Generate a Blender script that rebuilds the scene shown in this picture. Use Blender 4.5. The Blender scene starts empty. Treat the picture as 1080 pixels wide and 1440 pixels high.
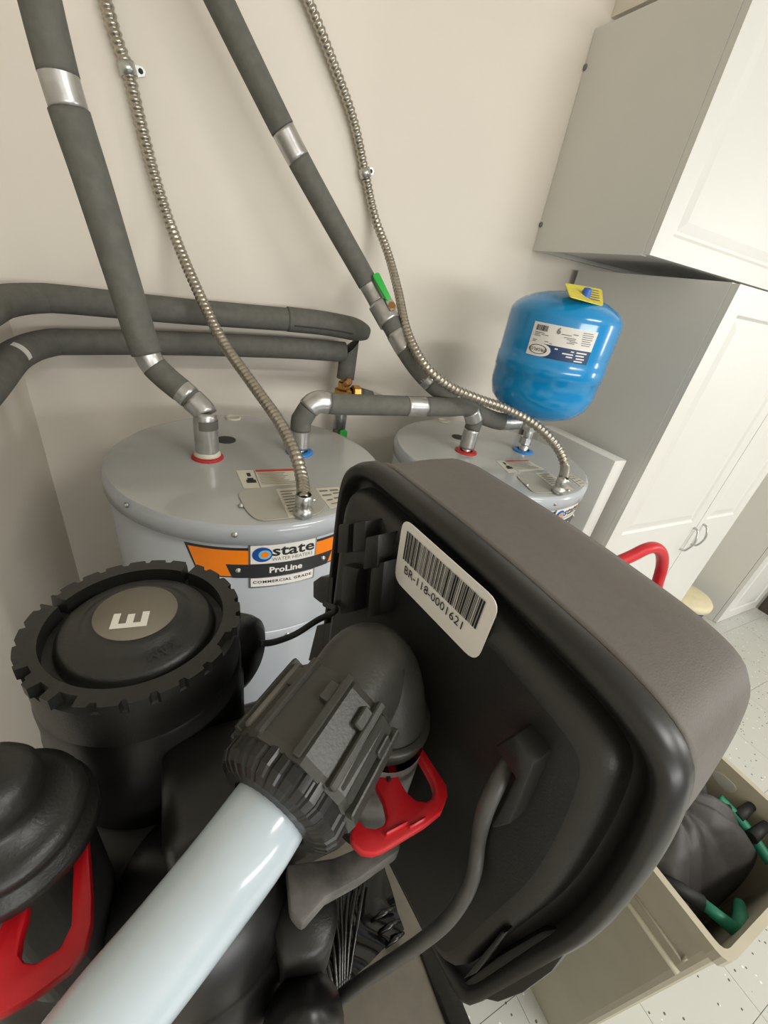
import bpy, bmesh, math, random
from mathutils import Vector as V, Matrix as M

# ------------------------------------------------------------------ camera, light, exposure
sc = bpy.context.scene
C = sc.collection
CAMZ = 1.55
F = 577.843
AX = V((0.8930139, -0.09360404, 0.44018684))     # world axes seen by the camera (right, down, forward)
AY = V((-0.42319371, -0.50738186, 0.75064687))
AZ = V((0.15307924, -0.8566224, -0.4927117))
cam_d = bpy.data.cameras.new('camera'); cam = bpy.data.objects.new('camera', cam_d); C.objects.link(cam)
cam_d.sensor_fit = 'HORIZONTAL'; cam_d.sensor_width = 36.0; cam_d.lens = F / 1080 * 36
cam_d.clip_start = 0.01; cam_d.clip_end = 60
cam.matrix_world = M(((AX.x, -AX.y, -AX.z, 0), (AY.x, -AY.y, -AY.z, 0), (AZ.x, -AZ.y, -AZ.z, CAMZ), (0, 0, 0, 1)))
sc.camera = cam

w = bpy.data.worlds.new('world'); sc.world = w; w.use_nodes = True
bg = w.node_tree.nodes['Background']; bg.inputs[0].default_value = (0.80, 0.88, 1.0, 1); bg.inputs[1].default_value = 0.5

def area(name, loc, target, sx, sy, power, col):
    d = bpy.data.lights.new(name, 'AREA'); d.shape = 'RECTANGLE'; d.size = sx; d.size_y = sy; d.energy = power; d.color = col
    o = bpy.data.objects.new(name, d); C.objects.link(o); o.location = loc
    o.rotation_euler = (V(target) - V(loc)).to_track_quat('-Z', 'Y').to_euler(); return o
area('garage_door_daylight', (1.4, -4.45, 1.85), (1.2, 1.2, 1.45), 3.4, 0.6, 118, (1.0, 0.985, 0.965))
area('side_window_daylight', (5.15, -1.7, 1.85), (0.0, 0.9, 1.2), 0.6, 1.3, 50, (0.97, 0.985, 1.0))
area('ceiling_fill', (1.5, -1.15, 2.76), (1.5, -1.15, 0), 1.2, 0.3, 42, (1.0, 0.97, 0.93))  # added overhead fill with no fixture, lifts the ambient and upward faces
vs = sc.view_settings; vs.view_transform = 'Standard'; vs.look = 'None'; vs.gamma = 1.0; vs.use_curve_mapping = False
vs.exposure = -0.25

# ------------------------------------------------------------------ where things stand: sight lines onto known planes
def ray(px, py):
    c = V(((px - 540) / F, (py - 720) / F, 1.0)); return V((AX.dot(c), AY.dot(c), AZ.dot(c)))
O = V((0, 0, CAMZ))
def on_z(px, py, z): d = ray(px, py); return O + d * ((z - CAMZ) / d.z)
def on_y(px, py, y): d = ray(px, py); return O + d * (y / d.y)
def on_x(px, py, x): d = ray(px, py); return O + d * (x / d.x)
def at(px, py, t): return O + ray(px, py) * t
def on_plane(px, py, p, n):
    d = ray(px, py); return O + d * ((p - O).dot(n) / d.dot(n))
def on_cyl(px, py, cx, cy, r):
    d = ray(px, py); a = d.x**2 + d.y**2; b = -2 * (d.x * cx + d.y * cy); c = cx * cx + cy * cy - r * r
    t = (-b - math.sqrt(max(0, b * b - 4 * a * c))) / (2 * a); p = O + d * t
    return ((math.atan2(p.y - cy, p.x - cx) + math.pi / 2) * r, p.z)

# ------------------------------------------------------------------ materials
MAT = {}
def mat(name, col, rough=0.5, metal=0.0, var=0.06, scale=30.0, bump=0.0, bscale=200.0, trans=0.0, coat=0.0, spec=0.5, sss=0.0, col2=None, stretch=None):
    if name in MAT: return MAT[name]
    m = bpy.data.materials.new(name); m.use_nodes = True; nt = m.node_tree; b = nt.nodes['Principled BSDF']
    tc = nt.nodes.new('ShaderNodeTexCoord'); src = tc.outputs['Object']
    if stretch:
        mp = nt.nodes.new('ShaderNodeMapping'); mp.inputs['Scale'].default_value = stretch; nt.links.new(src, mp.inputs[0]); src = mp.outputs[0]
    n = nt.nodes.new('ShaderNodeTexNoise'); n.inputs['Scale'].default_value = scale; n.inputs['Detail'].default_value = 4
    nt.links.new(src, n.inputs['Vector'])
    r = nt.nodes.new('ShaderNodeValToRGB'); e = r.color_ramp.elements
    c2 = col2 or tuple(min(1, c * (1 + var)) for c in col); c1 = col if col2 else tuple(c * (1 - var) for c in col)
    e[0].position = 0.3; e[1].position = 0.7; e[0].color = (*c1, 1); e[1].color = (*c2, 1)
    nt.links.new(n.outputs['Fac'], r.inputs[0]); nt.links.new(r.outputs[0], b.inputs['Base Color'])
    b.inputs['Roughness'].default_value = rough; b.inputs['Metallic'].default_value = metal
    b.inputs['Transmission Weight'].default_value = trans; b.inputs['Coat Weight'].default_value = coat
    b.inputs['Specular IOR Level'].default_value = spec
    if sss: b.inputs['Subsurface Weight'].default_value = sss; b.inputs['Subsurface Radius'].default_value = (0.01, 0.011, 0.012)
    if bump:
        n2 = nt.nodes.new('ShaderNodeTexNoise'); n2.inputs['Scale'].default_value = bscale; n2.inputs['Detail'].default_value = 3
        nt.links.new(src, n2.inputs['Vector'])
        bp = nt.nodes.new('ShaderNodeBump'); bp.inputs['Strength'].default_value = bump; bp.inputs['Distance'].default_value = 0.0005
        nt.links.new(n2.outputs['Fac'], bp.inputs['Height']); nt.links.new(bp.outputs[0], b.inputs['Normal'])
    MAT[name] = m; return m
def srgb(r, g, b):
    f = lambda c: (c / 255 / 12.92) if c / 255 <= 0.04045 else ((c / 255 + 0.055) / 1.055) ** 2.4
    return (f(r), f(g), f(b))

m_wall = mat('painted_wall', srgb(230, 223, 210), 0.6, var=0.015, scale=4, bump=0.12, bscale=160)
m_ceil = mat('painted_ceiling', srgb(235, 230, 220), 0.8, var=0.02)
m_white = mat('white_laminate', srgb(219, 219, 213), 0.35, var=0.012, scale=6)
m_gap = mat('dark_backing', srgb(70, 64, 58), 0.8)
m_heater = mat('grey_enamel', srgb(176, 182, 187), 0.22, var=0.02, scale=3, coat=0.3)
m_heattop = mat('grey_enamel_top', srgb(176, 178, 175), 0.16, var=0.02, scale=3, coat=0.3)
m_foam = mat('black_pipe_foam', srgb(98, 98, 91), 0.75, var=0.12, scale=60, bump=0.3, bscale=500)
m_tape = mat('silver_foil_tape', srgb(188, 188, 186), 0.32, 0.85, var=0.12, scale=50, bump=0.35, bscale=60)
m_steel = mat('galvanised_steel', srgb(178, 172, 160), 0.28, 0.95, var=0.12, scale=40)
m_zinc = mat('zinc_plated', srgb(196, 198, 194), 0.3, 0.9)
m_brass = mat('brass', srgb(186, 142, 72), 0.32, 0.9)
m_copper = mat('copper', srgb(178, 130, 84), 0.3, 0.9)
m_red = mat('red_plastic', srgb(196, 22, 34), 0.38, var=0.05, spec=0.5)
m_redring = mat('red_ring', srgb(190, 40, 38), 0.4)
m_bluering = mat('blue_ring', srgb(45, 130, 205), 0.4)
m_green = mat('green_vinyl', srgb(50, 180, 72), 0.4)
m_blue = mat('blue_enamel', srgb(0, 138, 202), 0.2, var=0.02, scale=5, coat=0.4)
m_paper = mat('white_label', srgb(228, 226, 220), 0.45, var=0.02)
m_cream = mat('cream_label', srgb(210, 206, 190), 0.5, var=0.03)
m_navy = mat('navy_print', srgb(30, 62, 104), 0.4)
m_ink = mat('black_ink', srgb(32, 32, 34), 0.5)
m_grey_ink = mat('grey_ink', srgb(120, 118, 112), 0.5)
m_redink = mat('red_ink', srgb(196, 60, 52), 0.5)
m_orange = mat('orange_print', srgb(245, 132, 20), 0.35, var=0.02)
m_bandblack = mat('charcoal_print', srgb(46, 48, 50), 0.35)
m_logoblue = mat('logo_blue', srgb(28, 74, 148), 0.4)
m_logosky = mat('logo_sky', srgb(110, 190, 225), 0.4)
m_yellow = mat('yellow_tag', srgb(214, 200, 70), 0.5, var=0.1, scale=80)
m_cap_blue = mat('blue_cap', srgb(50, 100, 190), 0.35)
m_black = mat('black_moulded_plastic', srgb(31, 31, 29), 0.42, var=0.15, scale=60, bump=0.25, bscale=900)
m_black2 = mat('black_plastic_smooth', srgb(24, 24, 23), 0.36, var=0.12, scale=40)
m_cover = mat('charcoal_textured_plastic', srgb(98, 93, 88), 0.55, var=0.06, scale=200, bump=0.35, bscale=1400)
m_fit = mat('dark_grey_fitting_plastic', srgb(55, 55, 50), 0.4, var=0.12, scale=90, bump=0.2, bscale=700)
m_stain = mat('salt_stained_plastic', srgb(52, 52, 50), 0.55, scale=55, col2=srgb(122, 120, 116), bump=0.3, bscale=300)
m_disc = mat('taupe_disc', srgb(112, 106, 92), 0.6, var=0.05)
m_offwhite = mat('offwhite_print', srgb(222, 220, 210), 0.5)
m_tube = mat('milky_tube', srgb(190, 204, 213), 0.2, var=0.03, sss=0.25, coat=0.3)
m_cable = mat('grey_cable', srgb(74, 74, 72), 0.45, var=0.1, scale=80)
m_taupe = mat('taupe_plastic', srgb(90, 85, 75), 0.5, scale=40, col2=srgb(102, 97, 86))
m_film = mat('black_film', srgb(16, 17, 16), 0.16, var=0.1, bump=0.4, bscale=60, stretch=(1, 6, 1))
m_bin = mat('beige_plastic', srgb(186, 180, 160), 0.5, var=0.05, scale=12)
m_cloth = mat('charcoal_nylon', srgb(70, 68, 67), 0.6, var=0.12, scale=60, bump=0.3, bscale=300)
m_tool = mat('teal_plastic', srgb(30, 128, 100), 0.45)
m_tooldk = mat('black_rubber', srgb(28, 30, 30), 0.6)
m_beige = mat('cream_plastic', srgb(222, 212, 176), 0.5)
m_blueplastic = mat('cobalt_plastic', srgb(40, 62, 120), 0.4)
m_dark = mat('dark_brown_board', srgb(74, 64, 58), 0.7)
m_plate = mat('satin_access_plate', srgb(172, 170, 160), 0.3, var=0.02)
m_hole = mat('dark_rubber_plug', srgb(58, 58, 56), 0.7)

# speckled vinyl floor tile
m_tile = bpy.data.materials.new('speckled_vinyl_tile'); m_tile.use_nodes = True; nt = m_tile.node_tree; b = nt.nodes['Principled BSDF']
tc = nt.nodes.new('ShaderNodeTexCoord'); oi = nt.nodes.new('ShaderNodeObjectInfo')
ad = nt.nodes.new('ShaderNodeVectorMath'); ad.operation = 'ADD'; nt.links.new(tc.outputs['Object'], ad.inputs[0]); nt.links.new(oi.outputs['Location'], ad.inputs[1])
vo = nt.nodes.new('ShaderNodeTexVoronoi'); vo.inputs['Scale'].default_value = 75; nt.links.new(ad.outputs[0], vo.inputs['Vector'])
sp = nt.nodes.new('ShaderNodeSeparateColor'); nt.links.new(vo.outputs['Color'], sp.inputs[0])
lt = nt.nodes.new('ShaderNodeMath'); lt.operation = 'LESS_THAN'; lt.inputs[1].default_value = 0.24; nt.links.new(vo.outputs['Distance'], lt.inputs[0])
g1 = nt.nodes.new('ShaderNodeMath'); g1.operation = 'GREATER_THAN'; g1.inputs[1].default_value = 0.83; nt.links.new(sp.outputs[0], g1.inputs[0])
g2 = nt.nodes.new('ShaderNodeMath'); g2.operation = 'GREATER_THAN'; g2.inputs[1].default_value = 0.90; nt.links.new(sp.outputs[1], g2.inputs[0])
m1 = nt.nodes.new('ShaderNodeMath'); m1.operation = 'MULTIPLY'; nt.links.new(lt.outputs[0], m1.inputs[0]); nt.links.new(g1.outputs[0], m1.inputs[1])
m2 = nt.nodes.new('ShaderNodeMath'); m2.operation = 'MULTIPLY'; nt.links.new(lt.outputs[0], m2.inputs[0]); nt.links.new(g2.outputs[0], m2.inputs[1])
x1 = nt.nodes.new('ShaderNodeMix'); x1.data_type = 'RGBA'; x1.inputs[6].default_value = (*srgb(194, 196, 189), 1); x1.inputs[7].default_value = (*srgb(92, 88, 82), 1); nt.links.new(m1.outputs[0], x1.inputs[0])
x2 = nt.nodes.new('ShaderNodeMix'); x2.data_type = 'RGBA'; x2.inputs[7].default_value = (*srgb(236, 236, 230), 1); nt.links.new(x1.outputs[2], x2.inputs[6]); nt.links.new(m2.outputs[0], x2.inputs[0])
nt.links.new(x2.outputs[2], b.inputs['Base Color']); b.inputs['Roughness'].default_value = 0.32
m_grout = mat('tile_joint', srgb(110, 108, 102), 0.8)

# ------------------------------------------------------------------ mesh helpers
def link(o, parent=None):
    C.objects.link(o)
    if parent is not None: o.parent = parent; o.matrix_parent_inverse = parent.matrix_basis.inverted()
    return o
def thing(name, label, cat, loc=(0, 0, 0), group=None):
    o = bpy.data.objects.new(name, None); o.empty_display_size = 0.05; o.location = loc; C.objects.link(o)
    o['label'] = label; o['category'] = cat
    if group: o['group'] = group
    return o
def tag(o, label=None, cat=None, group=None, kind=None):
    if label: o['label'] = label
    if cat: o['category'] = cat
    if group: o['group'] = group
    if kind: o['kind'] = kind
    return o

class MB:
    def __init__(s): s.v = []; s.f = []; s.sm = []
    def add(s, vs, fs, smooth=False):
        k = len(s.v); s.v += [tuple(p) for p in vs]; s.f += [tuple(i + k for i in f) for f in fs]; s.sm += [smooth] * len(fs); return s
    def box(s, a, b, fn=None):
        x0, y0, z0 = a; x1, y1, z1 = b
        vs = [V(p) for p in ((x0, y0, z0), (x1, y0, z0), (x1, y1, z0), (x0, y1, z0), (x0, y0, z1), (x1, y0, z1), (x1, y1, z1), (x0, y1, z1))]
        if fn: vs = [fn(*p) for p in vs]
        return s.add(vs, [(0, 3, 2, 1), (4, 5, 6, 7), (0, 1, 5, 4), (1, 2, 6, 5), (2, 3, 7, 6), (3, 0, 4, 7)])
    def prism(s, poly, off):                       # polygon (3D points) pushed along off
        n = len(poly); off = V(off); vs = [V(p) for p in poly] + [V(p) + off for p in poly]
        return s.add(vs, [tuple(range(n))[::-1], tuple(range(n, 2 * n))] + [(i, (i + 1) % n, n + (i + 1) % n, n + i) for i in range(n)])
    def lathe(s, prof, origin, axis=(0, 0, 1), seg=48, ref=None, rad=None, a0=0.0, a1=2 * math.pi, smooth=True):
        ax = V(axis).normalized(); r = V(ref) if ref else (V((1, 0, 0)) if abs(ax.x) < 0.9 else V((0, 1, 0)))
        e1 = (r - ax * r.dot(ax)).normalized(); e2 = ax.cross(e1); o = V(origin)
        full = abs(a1 - a0 - 2 * math.pi) < 1e-6; n = seg if full else seg + 1; vs = []
        for (rr, h) in prof:
            for i in range(n):
                a = a0 + (a1 - a0) * i / seg; q = rr * (rad(a, h) if rad else 1)
                vs.append(o + ax * h + (e1 * math.cos(a) + e2 * math.sin(a)) * q)
        fs = []
        for j in range(len(prof) - 1):
            for i in range(seg):
                i2 = (i + 1) % n if full else i + 1
                fs.append((j * n + i, j * n + i2, (j + 1) * n + i2, (j + 1) * n + i))
        return s.add(vs, fs, smooth)
    def sweep(s, pts, rad, seg=16, cap=True, rfn=None):
        pts = [V(p) for p in pts]; n = len(pts); rads = rad if isinstance(rad, (list, tuple)) else [rad] * n
        T = [(pts[min(i + 1, n - 1)] - pts[max(i - 1, 0)]).normalized() for i in range(n)]
        u = V((0, 0, 1)) if abs(T[0].z) < 0.8 else V((1, 0, 0)); u = (u - T[0] * u.dot(T[0])).normalized(); vs = []
        for i in range(n):
            u = (u - T[i] * u.dot(T[i])).normalized(); w_ = T[i].cross(u)
            for k in range(seg):
                a = 2 * math.pi * k / seg; rr = rads[i] * (rfn(i, a) if rfn else 1)
                vs.append(pts[i] + (u * math.cos(a) + w_ * math.sin(a)) * rr)
        fs = [(i * seg + k, i * seg + (k + 1) % seg, (i + 1) * seg + (k + 1) % seg, (i + 1) * seg + k) for i in range(n - 1) for k in range(seg)]
        s.add(vs, fs, True)
        if cap:
            k = len(s.v) - n * seg
            s.f.append(tuple(range(k, k + seg))[::-1]); s.sm.append(False)
            s.f.append(tuple(range(k + (n - 1) * seg, k + n * seg))); s.sm.append(False)
        return s
    def grid(s, fn, nu, nv, smooth=True):
        vs = [fn(i / nu, j / nv) for j in range(nv + 1) for i in range(nu + 1)]
        return s.add(vs, [(j * (nu + 1) + i, j * (nu + 1) + i + 1, (j + 1) * (nu + 1) + i + 1, (j + 1) * (nu + 1) + i) for j in range(nv) for i in range(nu)], smooth)
    def build(s, name, m, parent=None, bevel=0.0, bseg=2, fix=True, weld=False):
        me = bpy.data.meshes.new(name); me.from_pydata(s.v, [], s.f); me.update()
        for p, q in zip(me.polygons, s.sm): p.use_smooth = q
        bm = bmesh.new(); bm.from_mesh(me)
        if weld: bmesh.ops.remove_doubles(bm, verts=bm.verts, dist=1e-5)
        if fix: bmesh.ops.recalc_face_normals(bm, faces=bm.faces)
        if bevel:
            es = [e for e in bm.edges if len(e.link_faces) == 2 and e.calc_face_angle(0) > 0.6]
            bmesh.ops.bevel(bm, geom=es, offset=bevel, segments=bseg, profile=0.5, affect='EDGES', clamp_overlap=True)
            for f in bm.faces: f.smooth = bseg > 1 and f.calc_area() < 1e9
        bm.to_mesh(me); bm.free()
        if bevel:
            try: me.set_sharp_from_angle(angle=math.radians(35))
            except Exception: pass
        me.materials.append(m); o = bpy.data.objects.new(name, me)
        return link(o, parent)

def spline(ctrl, per=10):
    P = [V(p) for p in ctrl]; P = [P[0] * 2 - P[1]] + P + [P[-1] * 2 - P[-2]]; out = []
    for i in range(1, len(P) - 2):
        a, b_, c, d = P[i - 1:i + 3]
        for k in range(per):
            t = k / per
            out.append(0.5 * ((2 * b_) + (c - a) * t + (2 * a - 5 * b_ + 4 * c - d) * t * t + (3 * b_ - a - 3 * c + d) * t ** 3))
    out.append(P[-2]); return out
def resample(pts, step):
    out = [pts[0].copy()]; acc = 0.0
    for a, b_ in zip(pts, pts[1:]):
        L = (b_ - a).length; d = step - acc
        while d <= L: out.append(a.lerp(b_, d / L)); d += step
        acc = L - (d - step)
    if (out[-1] - pts[-1]).length > step * 0.3: out.append(pts[-1].copy())
    return out
def nearest(pts, px, py):
    best = 1e9; bi = 0
    for i, p in enumerate(pts):
        q = p - O; c = V((AX.x * q.x + AY.x * q.y + AZ.x * q.z, AX.y * q.x + AY.y * q.y + AZ.y * q.z, AX.z * q.x + AY.z * q.y + AZ.z * q.z))
        if c.z <= 0: continue
        d = (540 + F * c.x / c.z - px) ** 2 + (720 + F * c.y / c.z - py) ** 2
        if d < best: best = d; bi = i
    return bi
def round_poly(poly, r, n=4):                      # round the corners of a planar polygon
    out = []; k = len(poly)
    for i in range(k):
        p = V(poly[i]); a = V(poly[i - 1]) - p; c = V(poly[(i + 1) % k]) - p
        rr = min(r, a.length * 0.45, c.length * 0.45); s_ = p + a.normalized() * rr; e_ = p + c.normalized() * rr
        for j in range(n + 1):
            t = j / n; out.append(s_ * (1 - t) ** 2 + p * 2 * t * (1 - t) + e_ * t * t)
    return out
def text_mb(txt, size, fn, bold=0.0, xs=1.0, align='CENTER', spacing=1.0):
    cu = bpy.data.curves.new('t', 'FONT'); cu.body = txt; cu.size = size; cu.align_x = align; cu.align_y = 'CENTER'; cu.offset = bold * size; cu.space_character = spacing
    cu.resolution_u = 2
    o = bpy.data.objects.new('t', cu); C.objects.link(o); dg = bpy.context.evaluated_depsgraph_get(); dg.update()
    me = o.evaluated_get(dg).to_mesh(); mb = MB()
    mb.add([fn(v.co.x * xs, v.co.y) for v in me.vertices], [tuple(p.vertices) for p in me.polygons])
    o.evaluated_get(dg).to_mesh_clear(); bpy.data.objects.remove(o); bpy.data.curves.remove(cu); return mb

# ------------------------------------------------------------------ the room
YW = 1.25; XL = -0.301; XR = 5.2; YF = -4.5; ZC = 2.8
def slabobj(name, a, b_, m, kind='structure', label=None):
    o = MB().box(a, b_).build(name, m); o['kind'] = kind
    if label: o['label'] = label
    return o
floor = slabobj('floor', (XL, YF, -0.10), (XR, YW, -0.004), m_grout, label='pale grey speckled vinyl tile floor')
slabobj('wall_back', (XL - 0.1, YW, -0.1), (XR, YW + 0.1, ZC), m_wall, label='cream painted wall behind the water heaters')
slabobj('wall_left', (XL - 0.1, YF, -0.1), (XL, YW, ZC), m_wall, label='cream painted wall left of the water heaters')
slabobj('wall_right', (XR, YF, -0.1), (XR + 0.1, YW + 0.1, ZC), m_wall, label='cream painted far right wall')
slabobj('ceiling', (XL - 0.1, YF, ZC), (XR + 0.1, YW + 0.1, ZC + 0.1), m_ceil, label='white painted ceiling')
TS = 0.3048; tme = None
for i in range(0, 16):
    for j in range(-6, 5):
        x = 0.05 + i * TS; y = 0.02 + j * TS
        if y + TS > YW or x + TS > XR: continue
        if tme is None:
            t0 = MB().box((0.0006, 0.0006, -0.004), (TS - 0.0006, TS - 0.0006, 0.0)).build('tile', m_tile, floor); tme = t0.data; t0.location = (x, y, 0)
        else:
            o = bpy.data.objects.new('tile', tme); C.objects.link(o); o.parent = floor; o.location = (x, y, 0)

# soffit box over the wall cabinet
sof = MB().box((1.16, 0.95, 2.24), (3.4, YW - 0.001, ZC - 0.001)).build('trim_1', m_wall); sof['kind'] = 'structure'; sof['label'] = 'cream boxed soffit above the wall cabinet'

# ------------------------------------------------------------------ cabinets
def raised_door(name, x0, x1, z0, z1, yf, th, parent, px0, px1, pz0, pz1, m=m_white):
    """slab door facing -Y with a routed panel: the panel groove is real"""
    mb = MB(); g = 0.014
    def ring(a, b_, c, d, y): return [(a, y, c), (b_, y, c), (b_, y, d), (a, y, d)]
    rings = [ring(x0, x1, z0, z1, yf + th), ring(x0, x1, z0, z1, yf), ring(px0 - g, px1 + g, pz0 - g, pz1 + g, yf), ring(px0 - g * .45, px1 + g * .45, pz0 - g * .45, pz1 + g * .45, yf + 0.006),
             ring(px0, px1, pz0, pz1, yf + 0.006), ring(px0 + g * 1.6, px1 - g * 1.6, pz0 + g * 1.6, pz1 - g * 1.6, yf + 0.001)]
    vs = [p for r in rings for p in r]; fs = [(0, 3, 2, 1)]
    for k in range(len(rings) - 1):
        for i in range(4): fs.append((4 * k + i, 4 * k + (i + 1) % 4, 4 * k + 4 + (i + 1) % 4, 4 * k + 4 + i))
    k = 4 * (len(rings) - 1); fs.append((k, k + 1, k + 2, k + 3))
    return mb.add(vs, fs).build(name, m, parent)
def pull(parent, p0, p1, out, r=0.0035):
    p0 = V(p0); p1 = V(p1); out = V(out)
    pts = spline([p0, p0 + out * 0.7 + (p1 - p0) * 0.08, p0.lerp(p1, 0.5) + out * 1.15, p1 + out * 0.7 - (p1 - p0) * 0.08, p1], 8)
    return MB().sweep(pts, r, 8).build('handle', m_zinc, parent)

uz0 = CAMZ + 0.146; uz1 = CAMZ + 0.655; ux0 = 1.116; uyf = 0.826
uc = thing('wall_cabinet', 'white wall cabinet hung above the tall cabinet, grey-looking side towards the heaters', 'cabinet', (1.75, YW, uz0))
MB().box((ux0, uyf + 0.02, uz0), (ux0 + 0.018, YW - 0.001, uz1)).build('side_panel', m_white, uc)
MB().box((ux0 + 0.018, uyf + 0.02, uz0 + 0.012), (2.40, YW - 0.02, uz0 + 0.03)).build('bottom_panel', m_white, uc)
MB().box((ux0 + 0.018, YW - 0.02, uz0), (2.40, YW - 0.001, uz1)).build('back_panel', m_white, uc)
MB().box((ux0 + 0.018, uyf + 0.02, uz1 - 0.018), (2.40, YW - 0.02, uz1)).build('top_panel', m_white, uc)
MB().box((2.40, uyf + 0.02, uz0), (2.418, YW - 0.001, uz1)).build('side_panel', m_white, uc)
raised_door('door', ux0 + 0.002, 1.765, uz0 + 0.002, uz1 - 0.002, uyf, 0.019, uc, ux0 + 0.075, 1.69, uz0 + 0.065, uz1 - 0.065)
raised_door('door', 1.769, 2.416, uz0 + 0.002, uz1 - 0.002, uyf, 0.019, uc, 1.84, 2.34, uz0 + 0.065, uz1 - 0.065)
for px, py in ((823, 95), (761, 316)):
    p = on_x(px, py, ux0); MB().lathe([(0, -0.004), (0.006, -0.004), (0.0075, -0.001), (0.0075, 0.001)], p, (1, 0, 0), 10).build('cover_plug', m_grey_ink, uc)

k_ = 1.32 / 1.353; tx0 = 1.32; tyf = 0.711 * k_; tyb = 1.22; tz1 = CAMZ + 0.1255 * k_; tx1 = 2.262 * k_
tcab = thing('tall_cabinet', 'white tall two-door cabinet behind the blue expansion tank', 'cabinet', (1.76, 0.95, 0))
MB().box((tx0, tyf + 0.02, 0.0), (tx0 + 0.018, tyb, tz1)).build('side_panel', m_white, tcab)
MB().box((tx1 - 0.018, tyf + 0.02, 0.0), (tx1, tyb, tz1)).build('side_panel', m_white, tcab)
MB().box((tx0 + 0.018, tyf + 0.02, tz1 - 0.018), (tx1 - 0.018, tyb, tz1)).build('top_panel', m_white, tcab)
MB().box((tx0 + 0.018, tyb - 0.01, 0.0), (tx1 - 0.018, tyb, tz1 - 0.018)).build('back_panel', m_gap, tcab)
MB().box((tx0 + 0.018, tyf + 0.06, 0.0), (tx1 - 0.018, tyf + 0.078, 0.08)).build('toe_kick', m_white, tcab)
sp_ = 1.935 * k_; pzb = CAMZ - 0.66 * k_; pzt = CAMZ + 0.042 * k_
raised_door('door', tx0 + 0.002, sp_ - 0.002, 0.08, tz1 - 0.002, tyf, 0.019, tcab, 1.43 * k_, 1.86 * k_, pzb, pzt)
raised_door('door', sp_ + 0.002, tx1 - 0.002, 0.08, tz1 - 0.002, tyf, 0.019, tcab, 1.99 * k_, 2.19 * k_, pzb, pzt)
for a, b_ in (((956, 772), (976, 742)), ((972, 765), (989, 737))):
    pull(tcab, on_y(*a, tyf), on_y(*b_, tyf), (0, -0.028, 0), 0.0045)

# low white panel standing against the tall cabinet
pn = MB().box((1.222, 0.735, 0.0), (1.281, 1.06, CAMZ - 0.384)).build('white_panel', m_white, None, 0.006, 2)
tag(pn, 'thick white panel standing upright between the right heater and the tall cabinet', 'panel')

X3 = 2.93
c3 = thing('far_cabinet', 'white cabinet at the far right, past a narrow gap from the tall cabinet', 'cabinet', (3.25, 0.95, 0))
MB().box((X3, 0.722, 0.0), (X3 + 0.018, YW - 0.001, 2.05)).build('side_panel', m_white, c3)
MB().box((X3 + 0.018, 0.74, 0.0), (3.42, YW - 0.001, 2.05)).build('carcass', m_white, c3)
raised_door('door', X3 + 0.0, 3.42, 0.004, 2.05, 0.70, 0.02, c3, X3 + 0.09, 3.33, 0.09, 1.0)
db = MB().box((3.43, 0.42, 0.0), (4.3, 0.69, 0.28)).build('dark_box', m_dark, None, 0.006)
tag(db, 'dark brown box on the floor at the right picture edge', 'box')

# tub with cream lid in the gap
lp = V((2.66, 0.83, 0))
tub = thing('storage_tub', 'small cobalt blue tub with a cream rounded lid on the floor in the cabinet gap', 'tub', lp)
MB().lathe([(0, 0), (0.10, 0), (0.115, 0.02), (0.125, 0.16), (0, 0.16)], lp, seg=28).build('body', m_blueplastic, tub)
MB().lathe([(0.13, 0.155), (0.14, 0.16), (0.14, 0.185), (0.128, 0.20), (0.06, 0.212), (0, 0.214)], lp, seg=28).build('lid', m_beige, tub)

# red tube handle
rp = [on_y(840, 830, 0.47), on_y(846, 806, 0.47), on_y(862, 794, 0.47), on_y(890, 781, 0.47), on_y(908, 772, 0.47), on_y(921, 770, 0.47), on_y(930, 778, 0.468), on_y(931, 795, 0.465), on_y(925, 818, 0.46), on_y(910, 870, 0.45)]
d_ = (rp[-1] - rp[-2]).normalized(); rp.append(rp[-1] + V((d_.x * 0.2, d_.y * 0.2, -0.45))); rp.insert(0, rp[0] + V((0.0, -0.01, -0.40)))
ht = thing('hand_truck', 'red tubular hand truck handle in front of the tall cabinet doors', 'hand truck', (rp[0].lerp(rp[-1], 0.5).x, 0.46, 0))
MB().sweep(resample(spline(rp, 10), 0.012), 0.0155, 16).build('handle', m_red, ht)
zb = min(rp[0].z, rp[-1].z)
for q in (rp[0], rp[-1]): MB().sweep([q + V((0, 0, 0.02)), V((q.x, q.y + 0.01, 0.09))], 0.0155, 14).build('rail', m_red, ht)
for q in (rp[0], rp[-1]): MB().lathe([(0.02, -0.02), (0.085, -0.02), (0.10, 0), (0.085, 0.02), (0.02, 0.02)], (q.x + 0.03, q.y + 0.03, 0.10), (1, 0, 0), 24).build('wheel', m_tooldk, ht)
MB().box((min(rp[0].x, rp[-1].x) - 0.02, 0.26, 0.004), (max(rp[0].x, rp[-1].x) + 0.02, 0.47, 0.012)).build('toe_plate', m_red, ht)

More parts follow.
